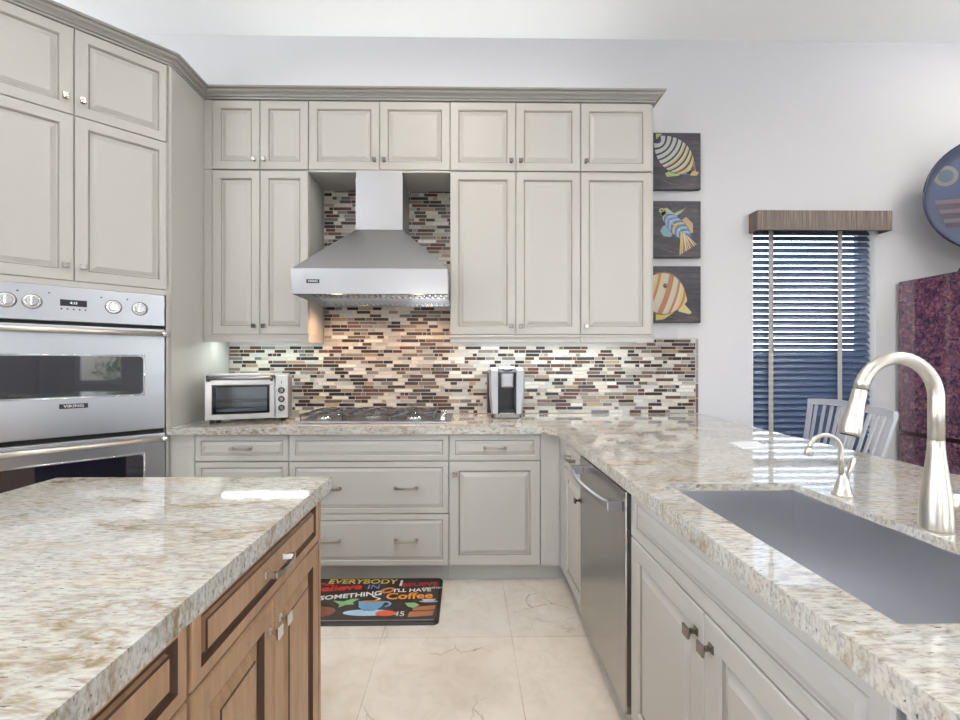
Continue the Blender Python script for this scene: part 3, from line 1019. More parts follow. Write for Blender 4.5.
silver = mat('satin_silver', (.40, .41, .44), .4, .5)
mk('side_shell', kside(-1), silver, km)
mk('side_shell', kside(1), silver, km)
mk('back_column', lambda bm: box(bm, -.0615, .0615, .09, .23, .031, .30), 'black', km)
mk('cup_bay', lambda bm: (box(bm, -.0615, -.050, .006, .09, .034, .305), box(bm, .050, .0615, .006, .09, .034, .305), box(bm, -.050, .050, .03, .09, .034, .06)), 'black', km)
mk('brew_head', lambda bm: hull_loops(bm, [rrect(.045, .000, .089, .02, .205), rrect(.046, -.004, .089, .02, .215), rrect(.047, -.006, .089, .02, .298)]), 'steel', km)
mk('lid', lambda bm: hull_loops(bm, [rrect(.060, .0, .20, .02, .306), rrect(.060, .0, .20, .02, .330), rrect(.050, .03, .18, .02, .343)]), silver, km)
mk('handle', lambda bm: tube(bm, [(-.034, -.004, .326), (-.024, -.016, .318), (0, -.020, .314), (.024, -.016, .318), (.034, -.004, .326)], .005, 10), 'black', km)
mk('drip_tray', lambda bm: (box(bm, -.049, .049, .000, .028, .030, .038, .002)), 'chrome', km)
mk('water_tank', lambda bm: hull_loops(bm, [rrect(.02, .05, .2, .015, .03), rrect(.02, .05, .2, .015, .30)]), 'black', km, (-.106, .02, 0))

# ------------------------------------------------------------------ dishwasher
dw = thing('dishwasher', 'stainless dishwasher built into the peninsula, with a bowed bar handle', 'dishwasher', (PX, 2.122, 0), RP)
mk('tub', lambda bm: box(bm, .003, .606, .022, .57, .10, .852), 'black', dw)
mk('door', lambda bm: box(bm, .002, .606, -.010, .021, .105, .855, .004), 'dish_steel', dw)
mk('gap_strip', lambda bm: box(bm, .001, .607, .012, .03, .856, .876), 'black_gap', dw)
mk('toe_kick', lambda bm: box(bm, .002, .606, .075, .1, 0, .104), 'black', dw)
def dwh(bm):
    loops = []
    for i in range(15):
        u = -1 + 2 * i / 14
        x = .303 + u * .262
        y = -.048 - .030 * (1 - u * u)
        loops.append([(x, y, .787), (x, y - .010, .790), (x, y - .010, .806), (x, y, .809)])
    hull_loops(bm, loops)
    for s in (-1, 1):
        x = .303 + s * .262
        box(bm, x - .012, x + .012, -.062, -.010, .780, .816, .002)
mk('handle', dwh, 'steel', dw)

# ------------------------------------------------------------------ faucet
fc = thing('faucet', 'large brushed nickel pull-down kitchen faucet behind the sink', 'faucet', (1.043, .990, ZTOP))
mk('body', lambda bm: lathe(bm, [(.029, 0), (.030, .004), (.0295, .02), (.028, .055), (.0262, .080), (.022, .115), (.0178, .150), (.0152, .178), (.0146, .198)], seg=32), 'nickel', fc)
def arc(bm):
    pts = [(0, 0, .1985), (0, 0, .26)]
    R = .0865
    for k in range(0, 21):
        a = math.radians(k * 8.3)
        pts.append((-R + R * math.cos(a), 0, .290 + R * 1.04 * math.sin(a)))
    rs = [.0143] * 2 + [.0142 - .0008 * (k / 20) for k in range(21)]
    tube(bm, pts, rs, 20)
    return pts
nk = mk('neck', arc, 'nickel', fc)
a = math.radians(166)
tip = Vector((-.0865 + .0865 * math.cos(a), 0, .290 + .0865 * 1.04 * math.sin(a)))
dirn = Vector((-math.sin(a), 0, 1.04 * math.cos(a))).normalized()
def spray(bm):
    p = [tip + dirn * t for t in (.002, .006, .035, .062, .088, .100, .104)]
    tube(bm, p, [.0136, .0140, .0150, .0175, .0205, .0212, .019], 20)
sp_ = mk('spray_head', spray, 'nickel', fc)
mk('nozzle', lambda bm: tube(bm, [tip + dirn * .104, tip + dirn * .107], .0165, 18), 'black', sp_)
nrm_ = Vector((-dirn.z, 0, dirn.x))
def btn(bm):
    q = tip + dirn * .045 + Vector((abs(dirn.z), 0, -abs(dirn.x) * 0)) * .0
    side = Vector((1, 0, 0)) - dirn * dirn.x
    side.normalize()
    tube(bm, [tip + dirn * .032 + side * .0140, tip + dirn * .066 + side * .0165], .0055, 10)
mk('spray_button', btn, 'black', sp_)
def hand(bm):
    tube(bm, [(.008, 0, .054), (.034, 0, .060), (.052, -.004, .060), (.064, -.006, .060)], [.024, .021, .019, .016], 18)
hb_ = mk('handle_hub', hand, 'nickel', fc)
mk('lever', lambda bm: tube(bm, [(.050, -.008, .052), (.075, -.014, .046), (.12, -.02, .050), (.145, -.024, .054)], [.010, .011, .0095, .007], 14, True, .75), 'nickel', hb_)

# ------------------------------------------------------------------ hot water tap
hw_ = thing('hot_water_tap', 'small slim gooseneck hot water tap at the far sink corner', 'faucet', (1.052, 1.250, ZTOP))
mk('body', lambda bm: lathe(bm, [(.026, 0), (.026, .003), (.022, .007), (.018, .022), (.013, .044), (.0075, .056), (.006, .062)], seg=26), 'nickel', hw_)
def harc(bm):
    pts = [(-.004, 0, .058), (-.004, 0, .105)]
    R = .046
    for k in range(0, 17):
        a = math.radians(k * 10.5)
        pts.append((-.004 - R + R * math.cos(a), 0, .122 + R * math.sin(a)))
    tube(bm, pts, .0058, 12)
    e = Vector(pts[-1])
    tube(bm, [e, e + Vector((-.002, 0, -.006)), e + Vector((-.003, 0, -.022))], [.006, .0095, .0098], 14)
mk('spout', harc, 'nickel', hw_)
mk('lever', lambda bm: tube(bm, [(.010, 0, .045), (.020, 0, .07), (.027, -.002, .095), (.030, -.002, .105)], [.005, .0065, .009, .005], 10, True, .6), 'nickel', hw_)

# ------------------------------------------------------------------ white card on the worktop
tag(mk('trivet', lambda bm: prism(bm, [(1.188, 1.930), (1.322, 1.960), (1.350, 2.093), (1.207, 2.072)], ZTOP, ZTOP + .004), flat((.80, .82, .83), .35)),
    'thin square white tile lying flat on the peninsula worktop', 'tile')

# ------------------------------------------------------------------ under-cabinet light bars
for (x0, x1, lb) in ((-1.66, -1.06, 'slim light bar under the left wall cabinet, above the toaster oven'), (-.06, 1.19, 'slim light bar under the right wall cabinets, above the coffee maker')):
    t_ = thing('light_bar', lb, 'lamp', ((x0 + x1) / 2, 3.10, 1.452), 0, 'under-cabinet light bars')
    h_ = (x1 - x0) / 2
    mk('housing', lambda bm: box(bm, -h_, h_, -.03, .03, .006, .020), 'trim', t_)
    mk('diffuser', lambda bm: box(bm, -h_ + .005, h_ - .005, -.026, .026, 0, .006), emis('cool_diffuser', (.88, 1.0, .97), 6.0), t_)
    a_ = area('light_bar_glow', (0, 0, -.003), (0, 0, 0), 2 * h_ - .02, .05, 3.4 * (x1 - x0), (.86, 1.0, .95) if x0 < -1 else (.96, .98, 1.0))
    a_.parent = t_

# ------------------------------------------------------------------ chef mat
mt_ = thing('kitchen_mat', 'black kitchen mat with chalk style coffee lettering and a blue cup', 'mat', (-.515, 2.462, 0))
MW, MD = .380, .235
def rr2(w_, d_, r, z):
    pts = []
    for cx_, cy_, a0 in ((w_ - r, -d_ + r, -90), (w_ - r, d_ - r, 0), (-w_ + r, d_ - r, 90), (-w_ + r, -d_ + r, 180)):
        for k in range(6):
            a = math.radians(a0 + k * 18)
            pts.append((cx_ + r * math.cos(a), cy_ + r * math.sin(a), z))
    return pts
mk('pad', lambda bm: hull_loops(bm, [rr2(MW, MD, .03, 0), rr2(MW, MD, .03, .004), rr2(MW - .008, MD - .008, .026, .012)]), flat((.018, .014, .014), .4), mt_)
mk('printed_field', lambda bm: hull_loops(bm, [rr2(MW - .018, MD - .018, .02, .0122), rr2(MW - .018, MD - .018, .02, .0128)]), flat((.045, .032, .028), .35), mt_)
ZM = .0132
def T(s, x, y, size, col, rot=0.0, sx=1.0, bold=.0):
    text_mesh('lettering', s, size, flat(col), mt_, (x, y, ZM), (0, 0, rot), .0003, sx, bold)
T('EVERYBODY', -.085, .188, .072, (.72, .55, .14), -.02, 1.0, .0015)
T('Believe', -.215, .115, .088, (.62, .04, .03), .10, 1.1, .003)
T('SOMETHING', -.115, .030, .062, (.80, .80, .80), .16, .95, .0015)
T('IN', -.010, .125, .065, (.20, .32, .70), 0, 1.1)
T('I', .140, .165, .095, (.78, .78, .80), 0, 1.5)
T('BELIEVE', .250, .150, .055, (.55, .04, .05), .08, 1.1, .001)
T("I'LL HAVE", .215, .084, .050, (.82, .82, .82), .03, 1.0, .001)
T('Coffee', .205, .022, .090, (.85, .33, .05), .04, 1.05, .002)
T('45', .175, -.155, .060, (.78, .78, .78), 0, 1)
T('another', .325, .112, .036, (.75, .75, .72), .05, 1)
def shp(name, col, fn): return mk(name, fn, flat(col), mt_)
def ell(bm, x, y, a, b, z=ZM, rot=0, n_=24):
    vs = [bm.verts.new((x + a * math.cos(t) * math.cos(rot) - b * math.sin(t) * math.sin(rot), y + a * math.cos(t) * math.sin(rot) + b * math.sin(t) * math.cos(rot), z)) for t in (2 * PI * k / n_ for k in range(n_))]
    bm.faces.new(vs)
def poly(bm, pts, z=ZM): bm.faces.new([bm.verts.new((x, y, z)) for x, y in pts])
shp('steam_print', (.8, .8, .8), lambda bm: [poly(bm, [(.02 + .02 * math.sin(k * .9), -.02 + k * .008), (.036 + .02 * math.sin(k * .9), -.02 + k * .008), (.036 + .02 * math.sin(k * .9 + .9), -.012 + k * .008), (.02 + .02 * math.sin(k * .9 + .9), -.012 + k * .008)]) for k in range(8)])
shp('swirl_print', (.60, .25, .10), lambda bm: ([ell(bm, .075, .085, .042, .030, ZM, .5)]))
shp('swirl_centre_print', (.10, .05, .03), lambda bm: ([ell(bm, .078, .085, .024, .014, ZM + .0004, .5)]))
shp('chili_print', (.55, .05, .04), lambda bm: [poly(bm, [(-.33 + k * .012, .150 + .01 * math.sin(k)), (-.318 + k * .012, .158 + .01 * math.sin(k + 1)), (-.318 + k * .012, .166 + .01 * math.sin(k + 1)), (-.33 + k * .012, .160 + .01 * math.sin(k))]) for k in range(8)])
shp('saucer_print', (.45, .62, .78), lambda bm: ell(bm, .010, -.140, .125, .030))
def cup(bm):
    poly(bm, [(-.060, -.030), (.085, -.030), (.070, -.090), (.040, -.125), (-.010, -.125), (-.045, -.090)], ZM + .0004)
    for k in range(9):
        a0, a1 = math.radians(-80 + k * 20), math.radians(-60 + k * 20)
        poly(bm, [(.085 + .035 * math.cos(a0), -.060 + .030 * math.sin(a0)), (.085 + .035 * math.cos(a1), -.060 + .030 * math.sin(a1)), (.085 + .022 * math.cos(a1), -.060 + .018 * math.sin(a1)), (.085 + .022 * math.cos(a0), -.060 + .018 * math.sin(a0))], ZM + .0004)
shp('cup_print', (.16, .38, .62), cup)
shp('coffee_print', (.45, .24, .12), lambda bm: ell(bm, .012, -.034, .062, .012, ZM + .0008))
shp('leaf_print', (.25, .50, .22), lambda bm: (poly(bm, [(-.20, -.02), (-.14, -.03), (-.10, .0), (-.06, -.005), (-.09, -.04), (-.075, -.06), (-.12, -.065), (-.15, -.09), (-.155, -.06)]), poly(bm, [(.19, -.05), (.24, -.045), (.27, -.07), (.24, -.10), (.21, -.085)])))
shp('bean_print', (.22, .085, .045), lambda bm: (ell(bm, -.24, -.130, .085, .050, ZM, .1), ell(bm, -.33, -.10, .03, .05)))
shp('tomato_print', (.72, .12, .06), lambda bm: ell(bm, .105, -.150, .052, .026, ZM + .0012))
shp('biscuit_print', (.42, .17, .075), lambda bm: (poly(bm, [(.235, -.09), (.355, -.075), (.352, -.115), (.24, -.125)]), poly(bm, [(.225, -.135), (.350, -.125), (.345, -.170), (.22, -.185)])))
shp('small_cup_print', (.55, .52, .58), lambda bm: (ell(bm, .315, -.035, .05, .010), poly(bm, [(.275, -.01), (.355, -.01), (.335, -.035), (.295, -.035)], ZM + .0003)))
shp('border_print', (.40, .40, .42), lambda bm: poly(bm, [(-.355, -.212), (.355, -.212), (.355, -.207), (-.355, -.207)]))

# ------------------------------------------------------------------ fish paintings
CS = .41
PXC = 1.7 - CS / 2
def canvas(name, label, zc, draw):
    c = thing(name, label, 'painting', (PXC, YW, zc), 0, 'square fish paintings beside the wall cabinets')
    mk('canvas', lambda bm: box(bm, -CS / 2, CS / 2, -.030, 0, -CS / 2, CS / 2, .003), 'canvas', c)
    mats, faces = [], []
    def mi(col):
        m_ = flat(tuple(q * .62 for q in col), .45)
        if m_ not in mats: mats.append(m_)
        return mats.index(m_)
    bm = bmesh.new()
    lay = [0]
    def P(pts, col):
        """pts in canvas units 0..1"""
        lay[0] += 1
        y = -.0306 - .00004 * lay[0]
        vs = [bm.verts.new(((u - .5) * CS, y, (v - .5) * CS)) for u, v in pts]
        f = bm.faces.new(vs)
        f.material_index = mi(col)
    draw(P)
    bmesh.ops.recalc_face_normals(bm, faces=bm.faces)
    me = bpy.data.meshes.new('painted_fish')
    bm.to_mesh(me); bm.free()
    for m_ in mats: me.materials.append(m_)
    o = bpy.data.objects.new('painted_fish', me)
    C.objects.link(o)
    o.parent = c
def body(P, c, ang, L, W, cols, bend=.25, pw=.75, out=None):
    ca, sa = math.cos(ang), math.sin(ang)
    n_ = len(cols)
    def pt(t, s):
        # t 0 (tail) .. 1 (snout), s -1..1
        hw_ = W / 2 * (math.sin(PI * min(1, max(0, t * .92 + .06))) ** pw)
        x = (t - .5) * L + bend * L * (0.25 - (s * .5) ** 2) * .6 * 1
        x = (t - .5) * L - bend * L * .25 * (s * s)
        y = s * hw_
        return (min(.985, max(.015, c[0] + x * ca - y * sa)), min(.985, max(.015, c[1] + x * sa + y * ca)))
    if out:
        P([pt(k / 30, 1.07) for k in range(31)] + [pt(1 - k / 30, -1.07) for k in range(31)], out)
    for k, col in enumerate(cols):
        t0, t1 = k / n_, (k + 1) / n_
        m_ = 8
        P([pt(t0, -1 + 2 * j / m_) for j in range(m_ + 1)] + [pt(t1, 1 - 2 * j / m_) for j in range(m_ + 1)], col)
    return pt
def disc(P, x, y, r, col): P([(x + r * math.cos(2 * PI * k / 16), y + r * math.sin(2 * PI * k / 16)) for k in range(16)], col)
YEL, WHT, BLU, NAV, ORG, LBL = (.72, .55, .16), (.72, .74, .66), (.10, .17, .42), (.015, .02, .07), (.62, .24, .08), (.35, .50, .68)
def fish1(P):
    P([(.20, .98), (.30, .98), (.36, .82), (.30, .68), (.22, .72)], (.62, .62, .18))
    P([(.33, .78), (.36, .92), (.46, .96), (.60, .84), (.58, .70), (.44, .66)], (.06, .10, .30))
    P([(.22, .60), (.34, .64), (.46, .42), (.34, .42), (.24, .50)], (.40, .22, .35))
    P([(.36, .28), (.52, .36), (.74, .34), (.60, .24), (.40, .22)], (.50, .62, .20))
    cols = []
    for k in range(8): cols += [WHT if k % 2 else (.70, .68, .30), NAV, LBL if k % 3 == 0 else WHT, NAV][:3] + []
    cols = []
    for k in range(7): cols += [WHT, YEL if k > 3 else WHT, NAV]
    cols += [YEL, YEL, BLU, YEL, ORG, YEL, (.70, .52, .20)]
    body(P, (.60, .54), math.radians(-42), .86, .56, cols, .35, .7, (.02, .03, .10))
    P([(.84, .34), (.97, .30), (.92, .24), (.82, .24)], (.66, .44, .18))
    disc(P, .86, .36, .028, NAV); disc(P, .865, .365, .010, WHT)
def fish2(P):
    P([(.25, .84), (.40, .88), (.52, .78), (.70, .86), (.76, .92), (.66, .80), (.54, .72), (.36, .70)], (.45, .55, .35))
    P([(.60, .62), (.74, .72), (.86, .60), (.86, .44), (.70, .42)], (.55, .40, .22))
    P([(.32, .55), (.46, .62), (.54, .48), (.46, .36), (.34, .38), (.28, .46)], (.25, .45, .50))
    cols = [BLU, LBL, BLU, (.30, .55, .50), BLU, YEL, BLU, LBL, (.15, .25, .55), LBL, BLU, (.40, .60, .45), BLU, (.60, .55, .25)]
    body(P, (.50, .62), math.radians(135), .66, .27, cols, .5, .55, (.04, .06, .16))
    for k in range(9):
        x = .62 + k * .036
        P([(.64 + k * .014, .46 - k * .010), (.66 + k * .014, .46 - k * .010), (x + .025, .05 + k * .022), (x, .05 + k * .022)], [YEL, (.70, .62, .40), ORG, WHT][k % 4])
    for k in range(6):
        disc(P, .36 + k * .05, .74 - k * .05, .016, [YEL, ORG, WHT][k % 3])
    disc(P, .30, .83, .040, YEL); disc(P, .30, .83, .022, NAV)
def fish3(P):
    CR, CR2 = (.80, .66, .32), (.84, .76, .52)
    P([(.20, .16), (.40, .26), (.52, .18), (.34, .06), (.20, .04)], (.78, .62, .16))
    P([(.62, .40), (.70, .34), (.84, .18), (.80, .15), (.60, .20)], CR)
    cols = [CR, CR, CR2, CR, ORG, CR2, CR2, WHT, ORG, (.50, .22, .12), CR2, WHT, ORG, CR2, CR, ORG, CR]
    body(P, (.38, .50), math.radians(-18), .78, .72, cols, .15, .62, (.30, .14, .06))
    disc(P, .37, .65, .045, (.35, .22, .10)); disc(P, .37, .65, .034, (.01, .01, .01)); disc(P, .38, .66, .010, WHT)
canvas('fish_painting', 'square painting of a striped yellow and blue fish, top of the three', 2.749, fish1)
canvas('fish_painting', 'square painting of a blue spotted fish with a fanned tail, middle of the three', 2.255, fish2)
canvas('fish_painting', 'square painting of a round cream fish with orange stripes, lowest of the three', 1.784, fish3)

# ------------------------------------------------------------------ window blind and valance
vl = thing('valance', 'brown streaked box valance over the window', 'valance', ((2.070 + 3.040) / 2, YW, 2.234))
def valf(bm):
    a = (3.040 - 2.070) / 2
    box(bm, -a, a, -.100, -.088, 0, .140, .001); box(bm, -a, -a + .012, -.088, 0, 0, .140); box(bm, a - .012, a, -.088, 0, 0, .140)
    box(bm, -a + .012, a - .012, -.088, 0, .128, .140)
mk('box_front', valf, 'valance', vl)
bl = thing('window_blind', 'slatted blue-grey venetian blind hanging in the window recess', 'blind', ((WX0 + WX1) / 2, YF + .035, WZ1))
bw = (WX1 - WX0) / 2 - .004
def slats(bm):
    z = -.050
    tilt = math.radians(53)
    while z > -1.76:
        n_ = 6
        up, dn = [], []
        x1 = bw - .022
        for k in range(n_ + 1):
            u = -1 + 2 * k / n_
            s = u * .0255
            cv = .0022 * (1 - u * u)
            y = s * math.cos(tilt) - cv * math.sin(tilt)
            zz = s * math.sin(tilt) + cv * math.cos(tilt)
            up.append((y, z + zz)); dn.append((y + .0022 * math.sin(tilt), z + zz - .0022 * math.cos(tilt)))
        ring = up + dn[::-1]
        hull_loops(bm, [[(-bw, y, q) for y, q in ring], [(x1, y, q) for y, q in ring]], smooth=False)
        z -= .0446
mk('slats', slats, 'slat', bl)
mk('head_rail', lambda bm: box(bm, -bw, bw - .04, -.025, .025, -.032, -.002), 'trim', bl)
mk('bottom_rail', lambda bm: box(bm, -bw, bw - .045, -.022, .022, -1.785, -1.765, .003), 'slat', bl)
for xw in (2.242, 2.755):
    mk('ladder_tape', lambda bm: box(bm, xw - .017 - (WX0 + WX1) / 2, xw + .017 - (WX0 + WX1) / 2, -.0262, -.0250, -1.77, -.03), 'tape', bl)
mk('lift_cord', lambda bm: (tube(bm, [(-.30, -.029, -.03), (-.302, -.030, -.9)], .0016, 6), lathe(bm, [(.002, 0), (.006, .01), (.004, .03)], (-.302, -.030, -.93), 8)), 'tape', bl)

# ------------------------------------------------------------------ lacquered cabinet on the right wall
rc = thing('lacquer_cabinet', 'glossy red-brown mottled lacquer cabinet against the right wall', 'cabinet', (3.155, 3.262, 0), -PI / 2)
RW, RD, RH = 1.75, 0.75, 1.880
mk('body', lambda bm: (box(bm, 0, RW, .0205, RD, .05, .775), box(bm, 0, RW, .0205, RD, .790, RH), box(bm, .01, RW - .01, .035, RD, .775, .790), box(bm, .01, RW - .01, .035, RD - .01, 0, .05)), 'lacquer_dark', rc)
for k in range(4):
    x0 = .004 + k * .436
    d = mk('door', lambda bm: rectloft(bm, x0, x0 + .434, .798, RH - .006, [(0, .020), (0, .002), (.002, 0), (.030, 0, 0), (.032, .003, 0), (.034, .003)]), 'lacquer', rc)
    mk('drawer', lambda bm: rectloft(bm, x0, x0 + .434, .42, .768, [(0, .020), (0, .002), (.002, 0), (.030, 0), (.032, .003), (.034, .003)]), 'lacquer', rc)
    mk('drawer', lambda bm: rectloft(bm, x0, x0 + .434, .06, .41, [(0, .020), (0, .002), (.002, 0), (.030, 0), (.032, .003), (.034, .003)]), 'lacquer', rc)

# ------------------------------------------------------------------ round art glass platter on its stand
pl = thing('art_platter', 'large round blue and purple art glass platter standing on the lacquer cabinet', 'platter', (3.59, 3.07, RH + .008), math.radians(-16))
PR = .395
PC = Vector((0, 0, .155 + PR))
def dish(bm):
    lathe(bm, [(.001, .0), (PR * .80, .0), (PR * .92, .016), (PR * .98, .042), (PR, .062), (PR, .068), (PR * .965, .050), (PR * .90, .022), (PR * .82, .009), (.001, .009)], PC, 48, 'y')
mk('dish', dish, [mat('smoky_blue_glass', (.08, .095, .15), .12, 0, Specular_IOR_Level=.4)], pl)
mk('rim', lambda bm: tube(bm, [PC + Vector((PR * math.cos(2 * PI * k / 48), -.066, PR * math.sin(2 * PI * k / 48))) for k in range(49)], .006, 8), flat((.012, .014, .04), .08), pl)
def pd(name, col, pts, lv):
    def fn(bm):
        vs = []
        for x, z in pts:
            r = math.hypot(x, z)
            dep = .009
            vs.append(bm.verts.new(PC + Vector((x * PR, -dep - .002 - .0008 * lv, z * PR))))
        bm.faces.new(vs)
    mk(name, fn, flat(tuple(q * .7 for q in col), .4), pl)
def circ(x, z, r, n_=28, a0=0, a1=360): return [(x + r * math.cos(math.radians(a0 + (a1 - a0) * k / n_)), z + r * math.sin(math.radians(a0 + (a1 - a0) * k / n_))) for k in range(n_)]
# the viewer's left is local -x
pd('blue_field', (.02, .045, .14), [(-.80, .02), (-.32, .02), (-.30, .74), (-.45, .68), (-.70, .40)], 0)
pd('ring', (.20, .18, .18), circ(-.60, .40, .18), 2)
pd('ring_inner', (.05, .10, .15), circ(-.60, .40, .115), 3)
for k in range(6):
    z0 = -.02 - k * .085
    pd('purple_stripe', (.07, .03, .06) if k % 2 else (.15, .11, .14), [(-.76 + k * .03, z0), (-.12, z0), (-.12, z0 - .07), (-.74 + k * .03, z0 - .07)], 1)
pd('amber_disc', (.22, .15, .10), circ(-.14, -.20, .26), 3)
pd('blue_panel', (.03, .05, .15), [(-.24, .10), (.30, .15), (.25, .70), (-.22, .80)], 1)
pd('plum_panel', (.08, .03, .07), [(.34, -.5), (.75, -.3), (.72, .1), (.34, .1)], 2)
def stand(bm):
    for s in (-1, 1):
        tube(bm, [(s * .12, .10, .006), (s * .11, .03, .10), (s * .10, .03, .30)], .006, 8)
        tube(bm, [(s * .12, .10, .006), (s * .12, -.09, .006), (s * .115, -.10, .03)], .006, 8)
        tube(bm, [(s * .11, .03, .150), (s * .115, -.075, .150), (s * .115, -.080, .175)], .006, 8)
    tube(bm, [(-.115, .03, .10), (.115, .03, .10)], .005, 8)
mk('stand', stand, 'black', pl)

# ------------------------------------------------------------------ chairs beyond the peninsula
chair_m = mat('silver_grey_paint', (.55, .56, .60), .3, .35)
def chair(label, loc, rz, rake=.10):
    c = thing('dining_chair', label, 'chair', loc, rz, 'silver slat-back chairs beyond the peninsula')
    W2, SD, SH, BH = .175, .40, .47, 1.035
    # the chair faces local -y, its back stands at +y
    mk('seat', lambda bm: hull_loops(bm, [rrect(W2, 0, SD, .04, SH - .03), rrect(W2 + .008, -.008, SD, .04, SH - .01), rrect(W2, 0, SD, .04, SH)]), chair_m, c)
    for s in (-1, 1):
        mk('leg', lambda bm: tube(bm, [(s * (W2 - .02), .02, 0), (s * (W2 - .025), .03, SH - .03)], [.012, .017], 10), chair_m, c)
        mk('leg', lambda bm: tube(bm, [(s * (W2 - .02), SD + .05, 0), (s * (W2 - .025), SD - .03, SH - .03)], [.012, .017], 10), chair_m, c)
    mk('stretcher', lambda bm: [tube(bm, [(s * (W2 - .023), .025, .2), (s * (W2 - .023), SD + .015, .2)], .008, 8) for s in (-1, 1)], chair_m, c)
    def yb(z): return SD - .02 + rake * (z - SH) / (BH - SH)
    def post(bm, s):
        z0, z1 = SH, BH - .01
        w0, w1 = W2 - .02, W2 + .012
        hull_loops(bm, [[(s * w0 - .013, yb(z0) - .008, z0), (s * w0 + .013, yb(z0) - .008, z0), (s * w0 + .013, yb(z0) + .010, z0), (s * w0 - .013, yb(z0) + .010, z0)],
                        [(s * w1 - .014, yb(z1) - .008, z1), (s * w1 + .014, yb(z1) - .008, z1), (s * w1 + .014, yb(z1) + .010, z1), (s * w1 - .014, yb(z1) + .010, z1)]])
    for s in (-1, 1): mk('back_post', lambda bm: post(bm, s), chair_m, c)
    def rail(bm, z, hgt, dip):
        loops = []
        for k in range(9):
            u = -1 + k / 4
            x = u * (W2 + .024 if z > .9 else W2 - .01)
            y = yb(z) + .03 * (1 - u * u) * dip
            zz = z + .010 * (1 - u * u) * dip
            loops.append([(x, y - .010, zz), (x, y + .010, zz), (x, y + .012, zz + hgt), (x, y - .008, zz + hgt)])
        hull_loops(bm, loops)
    mk('crest_rail', lambda bm: rail(bm, BH - .035, .040, 1), chair_m, c)
    mk('lower_rail', lambda bm: rail(bm, SH + .08, .03, .6), chair_m, c)
    for k in range(6):
        u = (-2.5 + k) / 3.1
        def sl(bm):
            z0, z1 = SH + .10, BH - .03
            x0, x1 = u * (W2 - .02), u * (W2 + .0)
            y0, y1 = yb(z0) + .018 * (1 - u * u), yb(z1) + .03 * (1 - u * u)
            hull_loops(bm, [[(x0 - .010, y0 - .004, z0), (x0 + .010, y0 - .004, z0), (x0 + .010, y0 + .004, z0), (x0 - .010, y0 + .004, z0)],
                            [(x1 - .011, y1 - .004, z1), (x1 + .011, y1 - .004, z1), (x1 + .011, y1 + .004, z1), (x1 - .011, y1 + .004, z1)]])
        mk('slat', sl, chair_m, c)
    return c
chair('silver slat-back chair before the blind, farther of the two behind the sink', (1.90, 2.93, 0), math.radians(-92), .10)
chair('silver slat-back chair with leaning back, seen just right of the faucet spray head', (1.70, 2.55, 0), math.radians(-99), .15)

# ------------------------------------------------------------------ unseen openings behind the camera, added to light the room and its reflections
def slider(bm):
    y0, y1 = YB - .09, YB - .03
    for x in (-1.15, -.41): box(bm, x, x + .06, y0, y1, 0, 2.45)
    box(bm, -1.15, -.35, y0, y1, 2.39, 2.45); box(bm, -1.15, -.35, y0, y1, 0, .06); box(bm, -1.15, -.35, y0, y1, 1.0, 1.12)
s_ = struct('added_door_1', slider, 'trim')  # made-up narrow glass door, sized for a soft streak on the hood
mk('door_pane', lambda bm: box(bm, -1.1, -.40, YB - .062, YB - .056, .06, 2.4), 'glass', s_)
def rwin(bm):
    y0, y1 = YB - .09, YB - .03
    for x in (1.6, 2.27, 2.94): box(bm, x, x + .06, y0, y1, .6, 2.45)
    box(bm, 1.6, 3.0, y0, y1, 2.39, 2.45); box(bm, 1.6, 3.0, y0, y1, .6, .66)
s_ = struct('added_window_2', rwin, 'trim')  # added rear opening that lets more light in
mk('window_pane', lambda bm: box(bm, 1.65, 2.95, YB - .062, YB - .056, .66, 2.4), 'glass', s_)
def sdoor(bm):
    x0, x1 = XR + .04, XR + .10
    for y in (-1.35, -.58, .19): box(bm, x0, x1, y, y + .06, 0, 2.45)
    box(bm, x0, x1, -1.35, .25, 2.39, 2.45); box(bm, x0, x1, -1.35, .25, 0, .06)
def ldoor(bm):
    x0, x1 = XL - .10, XL - .04
    for y in (-2.3, -.93, .44): box(bm, x0, x1, y, y + .06, 0, 2.45)
    box(bm, x0, x1, -2.3, .5, 2.39, 2.45); box(bm, x0, x1, -2.3, .5, 0, .06)
s_ = struct('added_door_3', ldoor, 'trim')  # invented left opening, put in to bring light to the peninsula fronts
mk('door_pane', lambda bm: box(bm, XL - .073, XL - .067, -2.25, .48, .06, 2.4), 'glass', s_)
s_ = struct('door_2', sdoor, 'trim')
mk('door_pane', lambda bm: box(bm, XR + .067, XR + .073, -1.3, .2, .06, 2.4), 'glass', s_)
def swin(bm):
    x0, x1 = XR + .04, XR + .10
    for y in (-2.9, -2.06): box(bm, x0, x1, y, y + .06, .9, 2.3)
    box(bm, x0, x1, -2.9, -2.0, 2.24, 2.3); box(bm, x0, x1, -2.9, -2.0, .9, .96)
s_ = struct('window_3', swin, 'trim')
mk('window_pane', lambda bm: box(bm, XR + .067, XR + .073, -2.85, -2.05, .96, 2.24), 'glass', s_)

